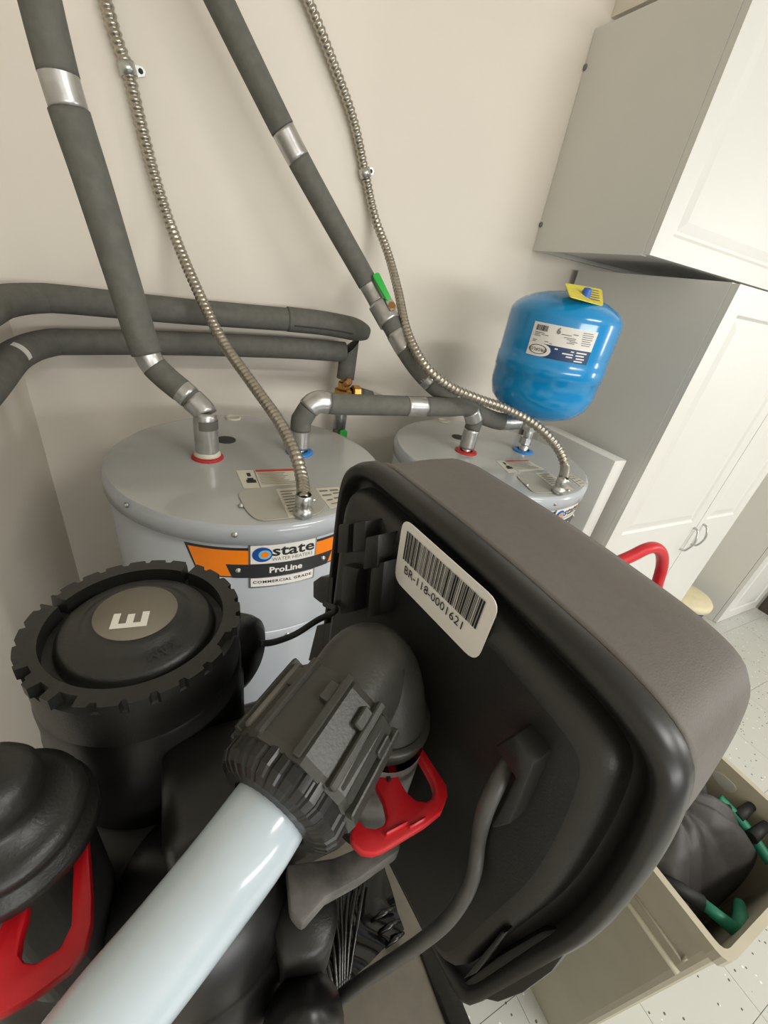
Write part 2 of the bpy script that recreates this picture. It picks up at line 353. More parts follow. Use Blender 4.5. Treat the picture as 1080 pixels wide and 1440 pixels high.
# ------------------------------------------------------------------ water heaters
T1C = (0.153, 0.845, CAMZ - 0.377, 0.28)
T2C = (0.810, 0.850, CAMZ - 0.387, 0.277)
def cylpt(cx, cy, r): return lambda s_, z: V((cx + r * math.cos(s_ / r - math.pi / 2), cy + r * math.sin(s_ / r - math.pi / 2), z))
def patch(name, quad, fn, m, parent, nu=14, nv=2):
    (a, b_, c, d) = quad       # bottom-left, bottom-right, top-right, top-left in (s, z)
    def g(u, v):
        s_ = (a[0] * (1 - u) + b_[0] * u) * (1 - v) + (d[0] * (1 - u) + c[0] * u) * v
        z = (a[1] * (1 - u) + b_[1] * u) * (1 - v) + (d[1] * (1 - u) + c[1] * u) * v
        return fn(s_, z)
    return MB().grid(g, nu, nv).build(name, m, parent, fix=False)
SK = T1C[2] - on_cyl(400, 764, *T1C[:2], T1C[3] - 0.005)[1] - 0.004
def heater(label, cfg, ds, group):
    cx, cy, zt, r = cfg
    o = thing('water_heater', label, 'water heater', (cx, cy, 0), group)
    body = MB().lathe([(0, 0.02), (r - 0.012, 0.02), (r - 0.006, 0.03), (r - 0.006, zt - 0.24), (r - 0.0095, zt - 0.242), (r - 0.0095, zt - 0.246), (r - 0.006, zt - 0.248)][:4] + [(r - 0.006, zt - 0.02), (r - 0.02, zt - 0.016)], (cx, cy, 0), seg=96).build('body', m_heater, o)
    for k in range(3):
        a = k * 2.094 + 0.5; MB().lathe([(0, 0), (0.025, 0), (0.02, 0.03), (0, 0.03)], (cx + 0.2 * math.cos(a), cy + 0.2 * math.sin(a), 0), seg=12).build('foot', m_hole, o)
    MB().lathe([(r - 0.0055, zt - 0.275), (r - 0.003, zt - 0.272), (r - 0.003, zt - 0.246), (r - 0.0055, zt - 0.243)], (cx, cy, 0), seg=96).build('jacket_seam', m_heater, o)
    cap = MB().lathe([(r - 0.006, zt - SK - 0.002), (r, zt - SK), (r, zt - 0.012), (r - 0.003, zt - 0.005), (r - 0.008, zt - 0.0015)], (cx, cy, 0), seg=96).build('top_rim', m_heater, o)
    MB().lathe([(r - 0.008, zt - 0.0015), (r - 0.014, zt - 0.0005), (r - 0.02, zt), (0.1, zt), (0.0001, zt)], (cx, cy, 0), seg=96).build('top_pan', m_heattop, o)
    f = cylpt(cx, cy, r + 0.0003)
    return o, f
def hscrew(parent, p, n):
    MB().lathe([(0.005, 0), (0.005, 0.001), (0.0035, 0.0012), (0.0035, 0.003), (0.0025, 0.004), (0.0001, 0.004)], p, n, 12).build('screw', m_zinc, parent)
# sheet positions on the first heater
cx, cy, zt, r = T1C
h1, f1 = heater('grey water heater at left with orange stripe and readable logo badge', T1C, 0, 'water heaters')
S = lambda px, py: on_cyl(px, py, cx, cy, r - 0.005)
oTL = S(262, 766); oBL = S(274, 801); sTL = S(317, 790); sBL = S(322, 810); lTL = S(352, 769); lTR = S(443, 764); lBL = S(352, 794)
zo1 = oTL[1]; zs1 = S(400, 790)[1]; zs0 = S(400, 808)[1] ; zo0 = zs0
W = lTR[0] - lTL[0]; zl1 = S(400, 764)[1]; zl0 = S(400, 789)[1]; zc1 = S(400, 805)[1]; zc0 = S(400, 820)[1]
mid = lTL[0] + W / 2
def badge(o, cfg, off):
    cx, cy, zt, r = cfg; dz = zt - T1C[2]; q = lambda s_, z: (s_ + off, z + dz)
    fb = lambda e: cylpt(cx, cy, r - 0.006 + e)
    R_ = mid + (mid - oTL[0]); rs = mid + (mid - sTL[0])
    bd = patch('stripe_edge', (q(oTL[0] + 0.016, zo0), q(R_ - 0.016, zo0), q(R_ + 0.004, zo1 + 0.005), q(oTL[0] - 0.004, zo1 + 0.005)), fb(0.0004), m_bandblack, o, 30)
    patch('stripe', (q(oTL[0] + 0.018, zo0 + 0.003), q(R_ - 0.018, zo0 + 0.003), q(R_ - 0.002, zo1), q(oTL[0] + 0.002, zo1)), fb(0.0009), m_orange, bd, 30)
    bk = patch('badge', (q(sTL[0] + 0.010, zs0), q(rs - 0.010, zs0), q(rs, zs1), q(sTL[0], zs1)), fb(0.0014), m_bandblack, o, 24)
    for s_ in (sTL[0] + 0.02, rs - 0.02): hscrew(bk, fb(0.0014)(*q(s_, (zs0 + zs1) / 2 + 0.002)), fb(1)(*q(s_, 0)) - fb(0)(*q(s_, 0)))
    b1 = patch('badge_panel', (q(lTL[0] - 0.003, zl0 - 0.001), q(lTR[0] + 0.003, zl0 - 0.001), q(lTR[0] + 0.003, zl1 + 0.003), q(lTL[0] - 0.003, zl1 + 0.003)), fb(0.0018), m_zinc, bk, 12)
    b2 = patch('badge_panel', (q(lTL[0], zl0), q(lTR[0], zl0), q(lTR[0], zl1), q(lTL[0], zl1)), fb(0.0022), m_paper, bk, 12)
    b4 = patch('badge_panel', (q(lTL[0] - 0.003, zc0 - 0.003), q(lTR[0] + 0.003, zc0 - 0.003), q(lTR[0] + 0.003, zs0), q(lTL[0] - 0.003, zs0)), fb(0.0018), m_zinc, bk, 12)
    b3 = patch('badge_panel', (q(lTL[0], zc0), q(lTR[0], zc0), q(lTR[0], zs0 - 0.001), q(lTL[0], zs0 - 0.001)), fb(0.0022), m_paper, bk, 12)
    fp = fb(0.0026); zm = (zl0 + zl1) / 2; hh = zl1 - zl0
    cxm = lTL[0] + 0.17 * W
    for rr, m, e in ((0.40, m_logoblue, 0), (0.25, m_logosky, 0.0003), (0.16, m_orange, 0.0006)):
        sh = 0 if rr == 0.40 else 0.004
        MB().add([fb(0.0026 + e)(*q(cxm + sh + rr * hh * math.cos(a) * 1.1, zm + rr * hh * math.sin(a))) for a in [k * math.pi / 12 for k in range(24)]], [tuple(range(24))]).build('logo_mark', m, bk, fix=False)
    text_mb('state', hh * 0.80, lambda x, y: fp(*q(lTL[0] + 0.31 * W + x, zm + 0.14 * hh + y)), 0.022, 1.28, 'LEFT').build('lettering', m_ink, bk, fix=False)
    text_mb('WATER HEATERS', hh * 0.27, lambda x, y: fp(*q(lTL[0] + 0.31 * W + x, zm - 0.30 * hh + y)), 0.0, 0.92, 'LEFT').build('lettering', m_grey_ink, bk, fix=False)
    fq = fb(0.0020)
    text_mb('ProLine', (zs1 - zs0) * 0.62, lambda x, y: fq(*q(mid + 0.004 + x, (zs0 + zs1) / 2 + y)), 0.03, 1.05, 'CENTER').build('lettering', m_paper, bk, fix=False)
    text_mb('COMMERCIAL GRADE', (zs0 - zc0) * 0.42, lambda x, y: fp(*q(mid + x, (zs0 + zc0) / 2 + y)), 0.02, 1.15, 'CENTER', 1.15).build('lettering', m_ink, bk, fix=False)
badge(h1, T1C, 0)
h2, f2 = heater('grey water heater at right under the blue tank, mostly hidden by the black control housing', T2C, 0, 'water heaters')
q2 = on_cyl(778, 730, *T2C[:2], T2C[3] - 0.005); badge(h2, T2C, q2[0] - lTL[0])
def topz(px, py, cfg, e=0.0): return on_z(px, py, cfg[2] + e)
def topsheet(name, pxs, cfg, e, m, parent, rnd=0.0, th=0.0006):
    P = [topz(*p, cfg, e) for p in pxs]
    if rnd: P = round_poly(P, rnd)
    return MB().prism(P, (0, 0, th)).build(name, m, parent)
def bil(P, u, v): return (P[0] * (1 - u) + P[1] * u) * (1 - v) + (P[3] * (1 - u) + P[2] * u) * v
def printed(P, rects, m, name, parent, e=0.0004):
    mb = MB()
    for (u0, v0, u1, v1) in rects:
        mb.add([bil(P, u, v) + V((0, 0, e)) for u, v in ((u0, v0), (u1, v0), (u1, v1), (u0, v1))], [(0, 1, 2, 3)])
    return mb.build(name, m, parent, fix=False)
random.seed(4)
def heater_top(o, cfg, warn, plate, wire, side, hole, plug, screws):
    a = topsheet('warning_label', warn, cfg, 0.0002, m_cream, o)
    P = [topz(*p, cfg, 0.0008) for p in warn]       # far-left, far-right, near-right, near-left
    printed(P, [(0.30, 0.0, 1.0, 0.12)], m_redink, 'red_bar', a)
    printed(P, [(0.09, 0.55, 0.25, 0.72), (0.12, 0.45, 0.22, 0.55), (0.14, 0.16, 0.20, 0.36), (0.275, 0.0, 0.285, 1.0)], m_ink, 'pictogram', a)
    printed(P, [(0.32, 0.2 + 0.085 * k, 0.32 + random.uniform(0.4, 0.64), 0.225 + 0.085 * k) for k in range(8)], m_grey_ink, 'print_lines', a)
    p = topsheet('access_plate', plate, cfg, 0.0009, m_plate, o, 0.022, 0.0018)
    wl = topsheet('wiring_label', wire, cfg, 0.0029, m_cream, o, 0, 0.0004)
    P = [topz(*q, cfg, 0.0034) for q in wire]
    printed(P, [(0.12, 0.1 + 0.1 * k, random.uniform(0.5, 0.9), 0.13 + 0.1 * k) for k in range(8)], m_grey_ink, 'print_lines', wl)
    if side:
        s_ = topsheet('wiring_label', side, cfg, 0.0002, m_cream, o); P = [topz(*q, cfg, 0.0009) for q in side]
        printed(P, [(0.1, 0.12, 0.45, 0.2), (0.55, 0.12, 0.9, 0.2), (0.1, 0.35, 0.5, 0.42), (0.6, 0.3, 0.9, 0.36), (0.15, 0.6, 0.4, 0.66), (0.5, 0.55, 0.85, 0.62), (0.2, 0.8, 0.8, 0.84)], m_grey_ink, 'print_lines', s_)
    q = topz(*hole, cfg); MB().lathe([(0.021, 0), (0.021, 0.002), (0.017, 0.003), (0.0001, 0.0025)], q, seg=24).build('rubber_plug', m_hole, o)
    q = topz(*plug, cfg); MB().lathe([(0.02, 0), (0.02, 0.003), (0.015, 0.0045), (0.014, 0.003), (0.0001, 0.003)], q, seg=24).build('foam_plug', m_cream, o)
    for s_ in screws: hscrew(o, topz(*s_, cfg, 0.0027), (0, 0, 1))
heater_top(h1, T1C, [(332, 662), (417, 659), (424, 684), (343, 687)], [(333, 692), (386, 684), (440, 681), (459, 712), (446, 725), (362, 734), (345, 718)],
           [(388, 688), (420, 685), (440, 722), (406, 728)], [(442, 687), (476, 685), (492, 709), (464, 715)], (318, 619), (328, 588), [(339, 711), (434, 724)])
for px, py in ((330, 752),): s_, z = on_cyl(px, py, *T1C[:2], T1C[3]); hscrew(h1, cylpt(*T1C[:2], T1C[3])(s_, z), cylpt(0, 0, 1)(s_ / T1C[3], 0))
for px, py in ((178, 710),): s_, z = on_cyl(px, py, *T1C[:2], T1C[3]); hscrew(h1, cylpt(*T1C[:2], T1C[3])(s_, z), cylpt(0, 0, 1)(s_ / T1C[3], 0))
s_, z = on_cyl(405, 877, *T1C[:2], T1C[3] - 0.003); hscrew(h1, cylpt(*T1C[:2], T1C[3] - 0.003)(s_, T1C[2] - 0.26), cylpt(0, 0, 1)(s_ / T1C[3], 0))
heater_top(h2, T2C, [(697, 648), (742, 647), (765, 660), (715, 665)], [(724, 668), (752, 665), (805, 683), (806, 691), (760, 694), (748, 692)],
           [(752, 665), (772, 664), (806, 688), (786, 691)], [(795, 667), (806, 668), (828, 681), (816, 684)], (645, 615), (624, 592), [(741, 682), (799, 690)])
s_, z = on_cyl(781, 709, *T2C[:2], T2C[3]); hscrew(h2, cylpt(*T2C[:2], T2C[3])(s_, z), cylpt(0, 0, 1)(s_ / T2C[3], 0))
# nipple rings
RED1 = topz(292, 643, T1C); BLU1 = topz(421, 636, T1C); RED2 = topz(655, 635, T2C); BLU2 = topz(735, 634, T2C)
for o, p, m in ((h1, RED1, m_redring), (h1, BLU1, m_bluering), (h2, RED2, m_redring), (h2, BLU2, m_bluering)):
    MB().lathe([(0.018, 0), (0.031, 0), (0.031, 0.003), (0.024, 0.005), (0.018, 0.005)], p, seg=28).build('port_ring', m, o)
    MB().lathe([(0.013, 0), (0.013, 0.03), (0.0001, 0.03)], p, seg=20).build('nipple', m_zinc, o)

# ------------------------------------------------------------------ insulated pipes
def dense(ctrl): return resample(spline(ctrl, 14), 0.006)
def seg_of(pts, a, b_):
    i, j = nearest(pts, *a), nearest(pts, *b_); i, j = min(i, j), max(i, j); return pts[i:max(j + 1, i + 3)]
def foam(o, pts, a, b_, r, m=m_foam, name='foam_sleeve'):
    return MB().sweep(seg_of(pts, a, b_) if a else pts, r, 20).build(name, m, o)
def tape(o, pts, a, b_, r):
    q = seg_of(pts, a, b_); n = len(q); rnd = random.Random(len(q))
    ph = rnd.random() * 6
    return MB().sweep(q, r + 0.0005, 24, True, lambda i, t: 1 + 0.010 * math.sin(5 * t + ph + i * 0.4)).build('foil_tape', m_tape, o)
# left riser: hot outlet of the left heater
z0 = T1C[2]
P1 = dense([RED1 + V((0, 0, 0.012)), RED1 + V((0, 0, 0.075)), on_y(286, 578, 0.855), on_y(262, 555, 0.872), on_y(232, 530, 0.89), on_y(212, 508, 0.90), on_y(197, 470, 0.905), on_y(172, 390, 0.915), on_y(132, 262, 0.92), on_y(90, 132, 0.925), on_y(56, 0, 0.93), on_y(30, -120, 0.93)])
p1 = thing('insulated_pipe', 'black foam insulated pipe rising at upper left from the red port of the left heater', 'pipe', RED1, 'insulated pipes')
foam(p1, P1, (0, -200), (76, 104), 0.0255); tape(p1, P1, (75, 102), (88, 160), 0.0245); foam(p1, P1, (87, 158), (204, 496), 0.0265)
tape(p1, P1, (202, 492), (224, 523), 0.0225); foam(p1, P1, (218, 517), (256, 549), 0.0235); tape(p1, P1, (252, 546), (266, 558), 0.0225); foam(p1, P1, (262, 555), (274, 563), 0.0215)
tape(p1, P1, (270, 561), (291, 585), 0.0225); tape(p1, P1, (290, 584), (292, 641), 0.0222)
zz = RED1 + V((0, 0, 0.072)); MB().lathe([(0.0236, -0.008), (0.0238, 0.0), (0.0236, 0.010)], zz, (0, 0, 1), 16, None, None, -2.2, 0.1).build('exposed_foam', m_foam, p1)
MB().lathe([(0.0215, 0), (0.026, 0.001), (0.026, 0.004), (0.0215, 0.012)], RED1 + V((0, 0, 0.005)), seg=24).build('nylon_collar', m_cream, p1)

# crossover between the two heaters
zc_ = on_y(540, 570, 0.857).z
PC = dense([BLU1 + V((0, 0, 0.012)), BLU1 + V((0, 0, 0.07)), V((BLU1.x + 0.002, BLU1.y, zc_ - 0.035)), V((BLU1.x + 0.03, 0.858, zc_ + 0.002)), V((BLU1.x + 0.09, 0.857, zc_)), V((0.5, 0.856, zc_)), V((RED2.x - 0.09, 0.855, zc_)), V((RED2.x - 0.03, 0.854, zc_)), V((RED2.x, RED2.y, zc_ - 0.035)), RED2 + V((0, 0, 0.06)), RED2 + V((0, 0, 0.012))])
pc = thing('insulated_pipe', 'short foam insulated crossover pipe bridging the two heaters', 'pipe', BLU1, 'insulated pipes')
tape(pc, PC, (421, 634), (418, 602), 0.0212); foam(pc, PC, (418, 605), (430, 570), 0.0225); tape(pc, PC, (432, 570), (462, 566), 0.0237); foam(pc, PC, (460, 566), (572, 571), 0.0235)
tape(pc, PC, (570, 571), (598, 572), 0.0239); foam(pc, PC, (596, 572), (662, 580), 0.0237); tape(pc, PC, (661, 578), (667, 592), 0.0236); foam(pc, PC, (666, 590), (664, 603), 0.0216); tape(pc, PC, (664, 602), (655, 632), 0.0208)

# right riser with green lever valve, running to the tee below the blue tank
TEE = BLU2 + V((0, 0, 0.095))
P2 = dense([TEE + V((-0.02, 0, 0.0)), on_y(700, 592, 0.86), on_y(655, 572, 0.875), on_y(618, 548, 0.895), on_y(590, 520, 0.925), on_y(568, 488, 0.96), on_y(545, 448, 1.01), on_y(517, 398, 1.06), on_y(466, 308, 1.09), on_y(410, 206, 1.11), on_y(352, 90, 1.125), on_y(308, 0, 1.13), on_y(250, -120, 1.13)])
p2 = thing('insulated_pipe', 'black foam insulated pipe with a green lever valve slanting to the right heater', 'pipe', TEE, 'insulated pipes')
foam(p2, P2, (200, -200), (398, 182), 0.0255); tape(p2, P2, (396, 180), (418, 226), 0.0242); foam(p2, P2, (418, 224), (516, 400), 0.0245)
tape(p2, P2, (514, 398), (531, 428), 0.0225); tape(p2, P2, (533, 428), (549, 454), 0.0275); foam(p2, P2, (546, 452), (557, 470), 0.0235); tape(p2, P2, (555, 468), (570, 491), 0.0245)
foam(p2, P2, (568, 489), (598, 530), 0.0245); tape(p2, P2, (596, 528), (607, 539), 0.0238); foam(p2, P2, (605, 538), (640, 563), 0.0240); tape(p2, P2, (636, 561), (650, 570), 0.0244); foam(p2, P2, (648, 568), (705, 593), 0.0238); tape(p2, P2, (700, 590), (730, 602), 0.0228)
vi = nearest(P2, 541, 441); vp = P2[vi]; vd = (P2[vi + 3] - P2[vi - 3]).normalized()
vr_ = V((0.05, -0.97, 0.1)); vo_ = (vr_ - vd * vr_.dot(vd)).normalized()
MB().lathe([(0.010, 0.0), (0.010, 0.034), (0.0001, 0.034)], vp + vd.cross(vo_) * (0.010 if vd.cross(vo_).x > 0 else -0.010), vo_, 6, smooth=False).build('valve_stem', m_copper, p2)
sd = vd.cross(vo_)
sg = 1 if sd.x > 0 else -1
def VQ(t, w_, h): return vp + vd * t + sd * (w_ + sg * 0.010) + vo_ * h
MB().prism([VQ(*q) for q in ((-0.010, -0.009, 0.030), (0.012, -0.009, 0.030), (0.022, -0.006, 0.030), (0.022, 0.006, 0.030), (0.012, 0.009, 0.030), (-0.010, 0.009, 0.030))], vo_ * 0.003).build('lever', m_zinc, p2)
MB().prism(round_poly([VQ(*q) for q in ((0.014, -0.007, 0.029), (0.082, -0.0095, 0.033), (0.082, 0.0095, 0.033), (0.014, 0.007, 0.029))], 0.006), vo_ * 0.007).build('lever_grip', m_green, p2, 0.0012)

# two sleeved lines along the wall
yh = 1.175
HA = dense([V((-0.268, 0.55, CAMZ - 0.155)), V((-0.266, 0.95, CAMZ - 0.153)), V((-0.262, 1.09, CAMZ - 0.152)), V((-0.225, 1.165, CAMZ - 0.150)), on_y(100, 422, yh), on_y(250, 437, yh), on_y(410, 450, yh), on_y(470, 457, yh)])
ha = thing('insulated_pipe', 'upper of two foam insulated pipes running level along the wall, cut end at right', 'pipe', HA[0], 'insulated pipes')
foam(ha, HA, (-300, 600), (412, 451), 0.0285)
HB = dense([on_y(404, 449, yh), on_y(450, 454, yh - 0.003), on_y(485, 460, yh - 0.008), on_y(508, 466, yh - 0.015), on_y(519, 470, yh - 0.02)])
nB = len(HB); MB().sweep(HB, [0.0305 if i < nB * 0.72 else 0.0305 * math.sqrt(max(0.03, 1 - ((i - nB * 0.72) / (nB * 0.28)) ** 2)) for i in range(nB)], 20).build('foam_sleeve', m_foam, ha)
sl = [p + V((0, -0.0285, -0.010)) for p in HB[2:int(nB * 0.75)]]; MB().sweep(sl, 0.0022, 6).build('sleeve_slit', m_hole, ha)
HC = dense([V((-0.262, 0.45, CAMZ - 0.262)), V((-0.262, 0.86, CAMZ - 0.252)), V((-0.258, 1.06, CAMZ - 0.242)), V((-0.225, 1.16, CAMZ - 0.237)), on_y(110, 481, yh), on_y(250, 483, yh), on_y(400, 489, yh), on_y(484, 495, yh)])
hb = thing('insulated_pipe', 'lower of two foam insulated pipes along the wall, ending at the brass fitting', 'pipe', HC[0], 'insulated pipes')
foam(hb, HC, (-300, 800), (488, 495), 0.0275)
st = on_y(30, 512, 1.0)
i_ = nearest(HC, 20, 506); q_ = HC[i_]; tdir = (HC[i_ + 2] - HC[i_ - 2]).normalized()
MB().lathe([(0.0279, -0.011), (0.0279, 0.011)], q_, tdir, 12, (1, 0, 0.4), None, -1.0, 0.35).build('paper_sticker', m_paper, hb)
vb = on_y(490, 490, yh)
def stub(u, v):
    a = 2 * math.pi * u; return V((vb.x + 0.002 + 0.0262 * math.cos(a) - 0.002 * v, yh + 0.0262 * math.sin(a), (vb.z + 0.002 + 0.026 * math.cos(a)) * (1 - v) + (vb.z - 0.085) * v))
MB().grid(stub, 24, 6).build('foam_sleeve', m_foam, hb, fix=False)
vz = on_y(487, 532, yh).z
fx = vb.x - 0.002
MB().lathe([(0.013, 0.015), (0.013, -0.01), (0.019, -0.012), (0.019, -0.03), (0.028, -0.034), (0.028, -0.062), (0.02, -0.066), (0.015, -0.07)], (fx, yh, vz), (0, 0, 1), 8, smooth=False).build('brass_valve', m_brass, hb)
MB().lathe([(0.011, 0), (0.011, 0.026), (0.007, 0.027), (0.0001, 0.027)], (fx - 0.002, yh - 0.02, vz - 0.012), (0, -1, 0.6), 6, smooth=False).build('packing_nut', m_copper, hb)
MB().lathe([(0.02, 0), (0.026, 0.004), (0.026, 0.024), (0.02, 0.03), (0.013, 0.03)], (fx + 0.026, yh, vz - 0.045), (1, 0, 0), 8, smooth=False).build('union_nut', m_brass, hb)
MB().sweep([V((fx + 0.05, yh, vz - 0.045)), V((fx + 0.095, yh + 0.003, vz - 0.055))], 0.02, 14).build('foam_sleeve', m_foam, hb)
MB().sweep([V((fx + 0.09, yh + 0.01, vz - 0.055)), V((fx + 0.15, yh + 0.03, vz - 0.07))], 0.016, 14).build('foil_tape', m_tape, hb)
MB().sweep([V((fx, yh, vz - 0.06)), V((fx - 0.002, yh, vz - 0.155))], 0.0205, 20).build('foil_tape', m_tape, hb)
MB().sweep([V((fx - 0.002, yh, vz - 0.15)), V((fx - 0.002, yh, vz - 0.45))], 0.019, 16).build('foam_sleeve', m_foam, hb)
gq = on_y(483, 612, yh - 0.035); MB().prism(round_poly([gq + V((-0.012, 0, 0.016)), gq + V((0.012, 0, 0.016)), gq + V((0.012, 0, -0.03)), gq + V((-0.012, 0, -0.03))], 0.009), (0, 0.006, 0)).build('lever_grip', m_green, hb)

# ------------------------------------------------------------------ flexible conduits
def conduit(label, ctrl, r, clamps, base):
    o = thing('flexible_conduit', label, 'conduit', base, 'flexible metal conduits')
    pts = resample(spline(ctrl, 14), 0.00185); per = 6
    rr = [r * (1.0, 0.99, 0.93, 0.80, 0.80, 0.93)[i % per] for i in range(len(pts))]
    MB().sweep(pts, rr, 14).build('conduit_tube', m_steel, o)
    e = pts[-1]; d = (pts[-1] - pts[-8]).normalized()
    cn = MB().lathe([(r, 0.012), (r * 1.16, 0.010), (r * 1.16, -0.006), (r * 1.02, -0.008), (r * 1.02, -0.014), (r * 1.3, -0.016), (r * 1.3, -0.0272), (0.0001, -0.0272)], e, (0, 0, 1), 20).build('connector', m_zinc, o)
    MB().lathe([(0.0035, 0), (0.0035, 0.004), (0.0001, 0.0045)], e + V((r * 1.2, -0.004, 0.002)), (1, -0.3, 0), 8).build('set_screw', m_zinc, cn)
    for px, py in clamps:
        i = nearest(pts, px, py); c = pts[i]; t = (pts[i + 4] - pts[i - 4]).normalized(); sdv = t.cross(V((0, 1, 0))).normalized()
        if sdv.x < 0: sdv = -sdv
        cl = MB().lathe([(r * 1.03, -0.010), (r * 1.22, -0.010), (r * 1.22, 0.010), (r * 1.03, 0.010)], c, t, 20).build('pipe_strap', m_zinc, o)
        a = c + sdv * r; w_ = V((0, YW - 0.0012 - 0, 0)); 
        ear = [a - t * 0.009, a + sdv * 0.016 - t * 0.007, a + sdv * 0.020, a + sdv * 0.016 + t * 0.007, a + t * 0.009]
        ear = [V((p.x, YW - 0.0035, p.z)) for p in ear]; MB().prism(ear, (0, 0.0025, 0)).build('strap_ear', m_zinc, cl)
        s0 = V((a.x + sdv.x * 0.011, YW - 0.0035, a.z + sdv.z * 0.011)); MB().lathe([(0.0045, 0), (0.004, 0.002), (0.0001, 0.0025)], s0, (0, -1, 0), 10).build('strap_screw', m_hole, cl)
yc = YW - 0.0165
B1 = topz(427, 704, T1C, 0.03); B2 = topz(790, 678, T2C, 0.03)
conduit('flexible metal conduit at left curving down to the left heater plate', [on_y(125, -90, yc), on_y(148, 0, yc), on_y(165, 58, yc), on_y(180, 100, yc), on_y(197, 170, yc), on_y(218, 250, yc - 0.004), on_y(243, 325, 1.21), on_y(275, 402, 1.13), on_y(312, 478, 1.03), on_y(355, 540, 0.91), on_y(392, 592, 0.80), on_y(415, 638, 0.71), on_y(425, 675, 0.655), B1], 0.0125, [(180, 97)], B1)
conduit('flexible metal conduit at right looping past the blue tank to the right heater', [on_y(395, -90, yc), on_y(433, 0, yc), on_y(468, 88, yc), on_y(497, 170, yc), on_y(513, 242, yc), on_y(527, 305, yc - 0.01), on_y(546, 358, 1.165), on_y(560, 410, 1.07), on_y(572, 465, 0.96), on_y(596, 512, 0.878), on_y(630, 542, 0.835), on_y(670, 560, 0.802), on_y(712, 575, 0.775), on_y(752, 597, 0.725), on_y(782, 627, 0.68), on_y(794, 655, 0.655), B2], 0.0118, [(513, 243)], B2)

# ------------------------------------------------------------------ expansion tank
ex, ey = 0.922, 0.845; ez = CAMZ; er = 0.138
et = thing('expansion_tank', 'blue steel expansion tank mounted upside down over the right heater', 'tank', BLU2)
prof = [(0.0001, -0.283), (0.03, -0.281), (0.07, -0.272), (0.105, -0.256), (0.128, -0.232), (0.136, -0.205), (er, -0.19), (er, -0.158), (er + 0.002, -0.156), (er + 0.002, -0.122), (er, -0.120), (er, -0.10), (er, -0.024), (0.1365, -0.014), (0.130, -0.003), (0.115, 0.010), (0.09, 0.022), (0.06, 0.031), (0.03, 0.036), (0.0001, 0.038)]
MB().lathe(prof, (ex, ey, ez), seg=72).build('shell', m_blue, et)
MB().sweep([V((BLU2.x, BLU2.y, T2C[2] + 0.02)), V((BLU2.x, BLU2.y, T2C[2] + 0.05)), V((ex + 0.004, ey, ez - 0.275))], 0.0135, 16).build('threaded_pipe', m_zinc, et)
for z, rr in ((T2C[2] + 0.034, 0.018), (T2C[2] + 0.075, 0.021), (TEE.z, 0.025), (ez - 0.288, 0.022)):
    MB().lathe([(0.012, -0.012), (rr, -0.010), (rr, 0.010), (0.012, 0.012)], (BLU2.x - 0.002, BLU2.y, z), (0, 0, 1), 8, smooth=False).build('coupling', m_zinc, et)
fe = cylpt(ex, ey, er + 0.0006)
eS = lambda px, py: on_cyl(px, py, ex, ey, er)
aTL, aTR, aBR, aBL = eS(753, 451), eS(842, 468), eS(829, 497), eS(745, 477)
nBL, nBR = eS(739, 495), eS(824, 515)
zT = (aTL[1] + aTR[1]) / 2; zM = (aBL[1] + aBR[1]) / 2; zB = (nBL[1] + nBR[1]) / 2
s0_ = (aTL[0] + nBL[0] + aBL[0]) / 3; s1_ = (aTR[0] + nBR[0] + aBR[0]) / 3; Wd = s1_ - s0_
lb = patch('label', ((s0_, zM), (s1_, zM), (s1_, zT), (s0_, zT)), fe, m_paper, et)
patch('label_band', ((s0_, zB), (s1_, zB), (s1_, zM), (s0_, zM)), fe, m_navy, lb)
fe2 = cylpt(ex, ey, er + 0.0011); Hh = zM - zB
def ovf(u, v):
    q = u * 0.38; hh_ = 1.0 if q < 0.20 else math.sqrt(max(0.0, 1 - ((q - 0.20) / 0.18) ** 2)); return fe2(s0_ + q * Wd, zB + Hh / 2 + (v - 0.5) * Hh * hh_)
MB().grid(ovf, 20, 4).build('label_print', m_paper, lb, fix=False)
fe3 = cylpt(ex, ey, er + 0.0015)
ring = []; cxs, czs = s0_ + 0.17 * Wd, zB + Hh * 0.52
mbr = MB()
for k in range(24):
    a, b_ = k * math.pi / 12, (k + 1) * math.pi / 12
    P_ = lambda t, q: fe3(cxs + 0.145 * Wd * q * math.cos(t), czs + 0.36 * Hh * q * math.sin(t))
    mbr.add([P_(a, 0.88), P_(a, 1.0), P_(b_, 1.0), P_(b_, 0.88)], [(0, 1, 2, 3)])
mbr.build('label_print', m_ink, lb, fix=False)
text_mb('PROFLO', Hh * 0.34, lambda x, y: fe3(cxs - x, czs - y), 0.01, 1.0).build('lettering', m_ink, lb, fix=False)   # reads upside down
mbp = MB(); rnd = random.Random(7); u = 0.05
while u < 0.23:
    w_ = rnd.uniform(0.003, 0.010); mbp.add([fe3(s0_ + q * Wd, zM + v * (zT - zM)) for q, v in ((u, 0.60), (u + w_, 0.60), (u + w_, 0.88), (u, 0.88))], [(0, 1, 2, 3)]); u += w_ + rnd.uniform(0.003, 0.008)
mbp.build('label_print', m_ink, lb, fix=False)
mbp = MB()
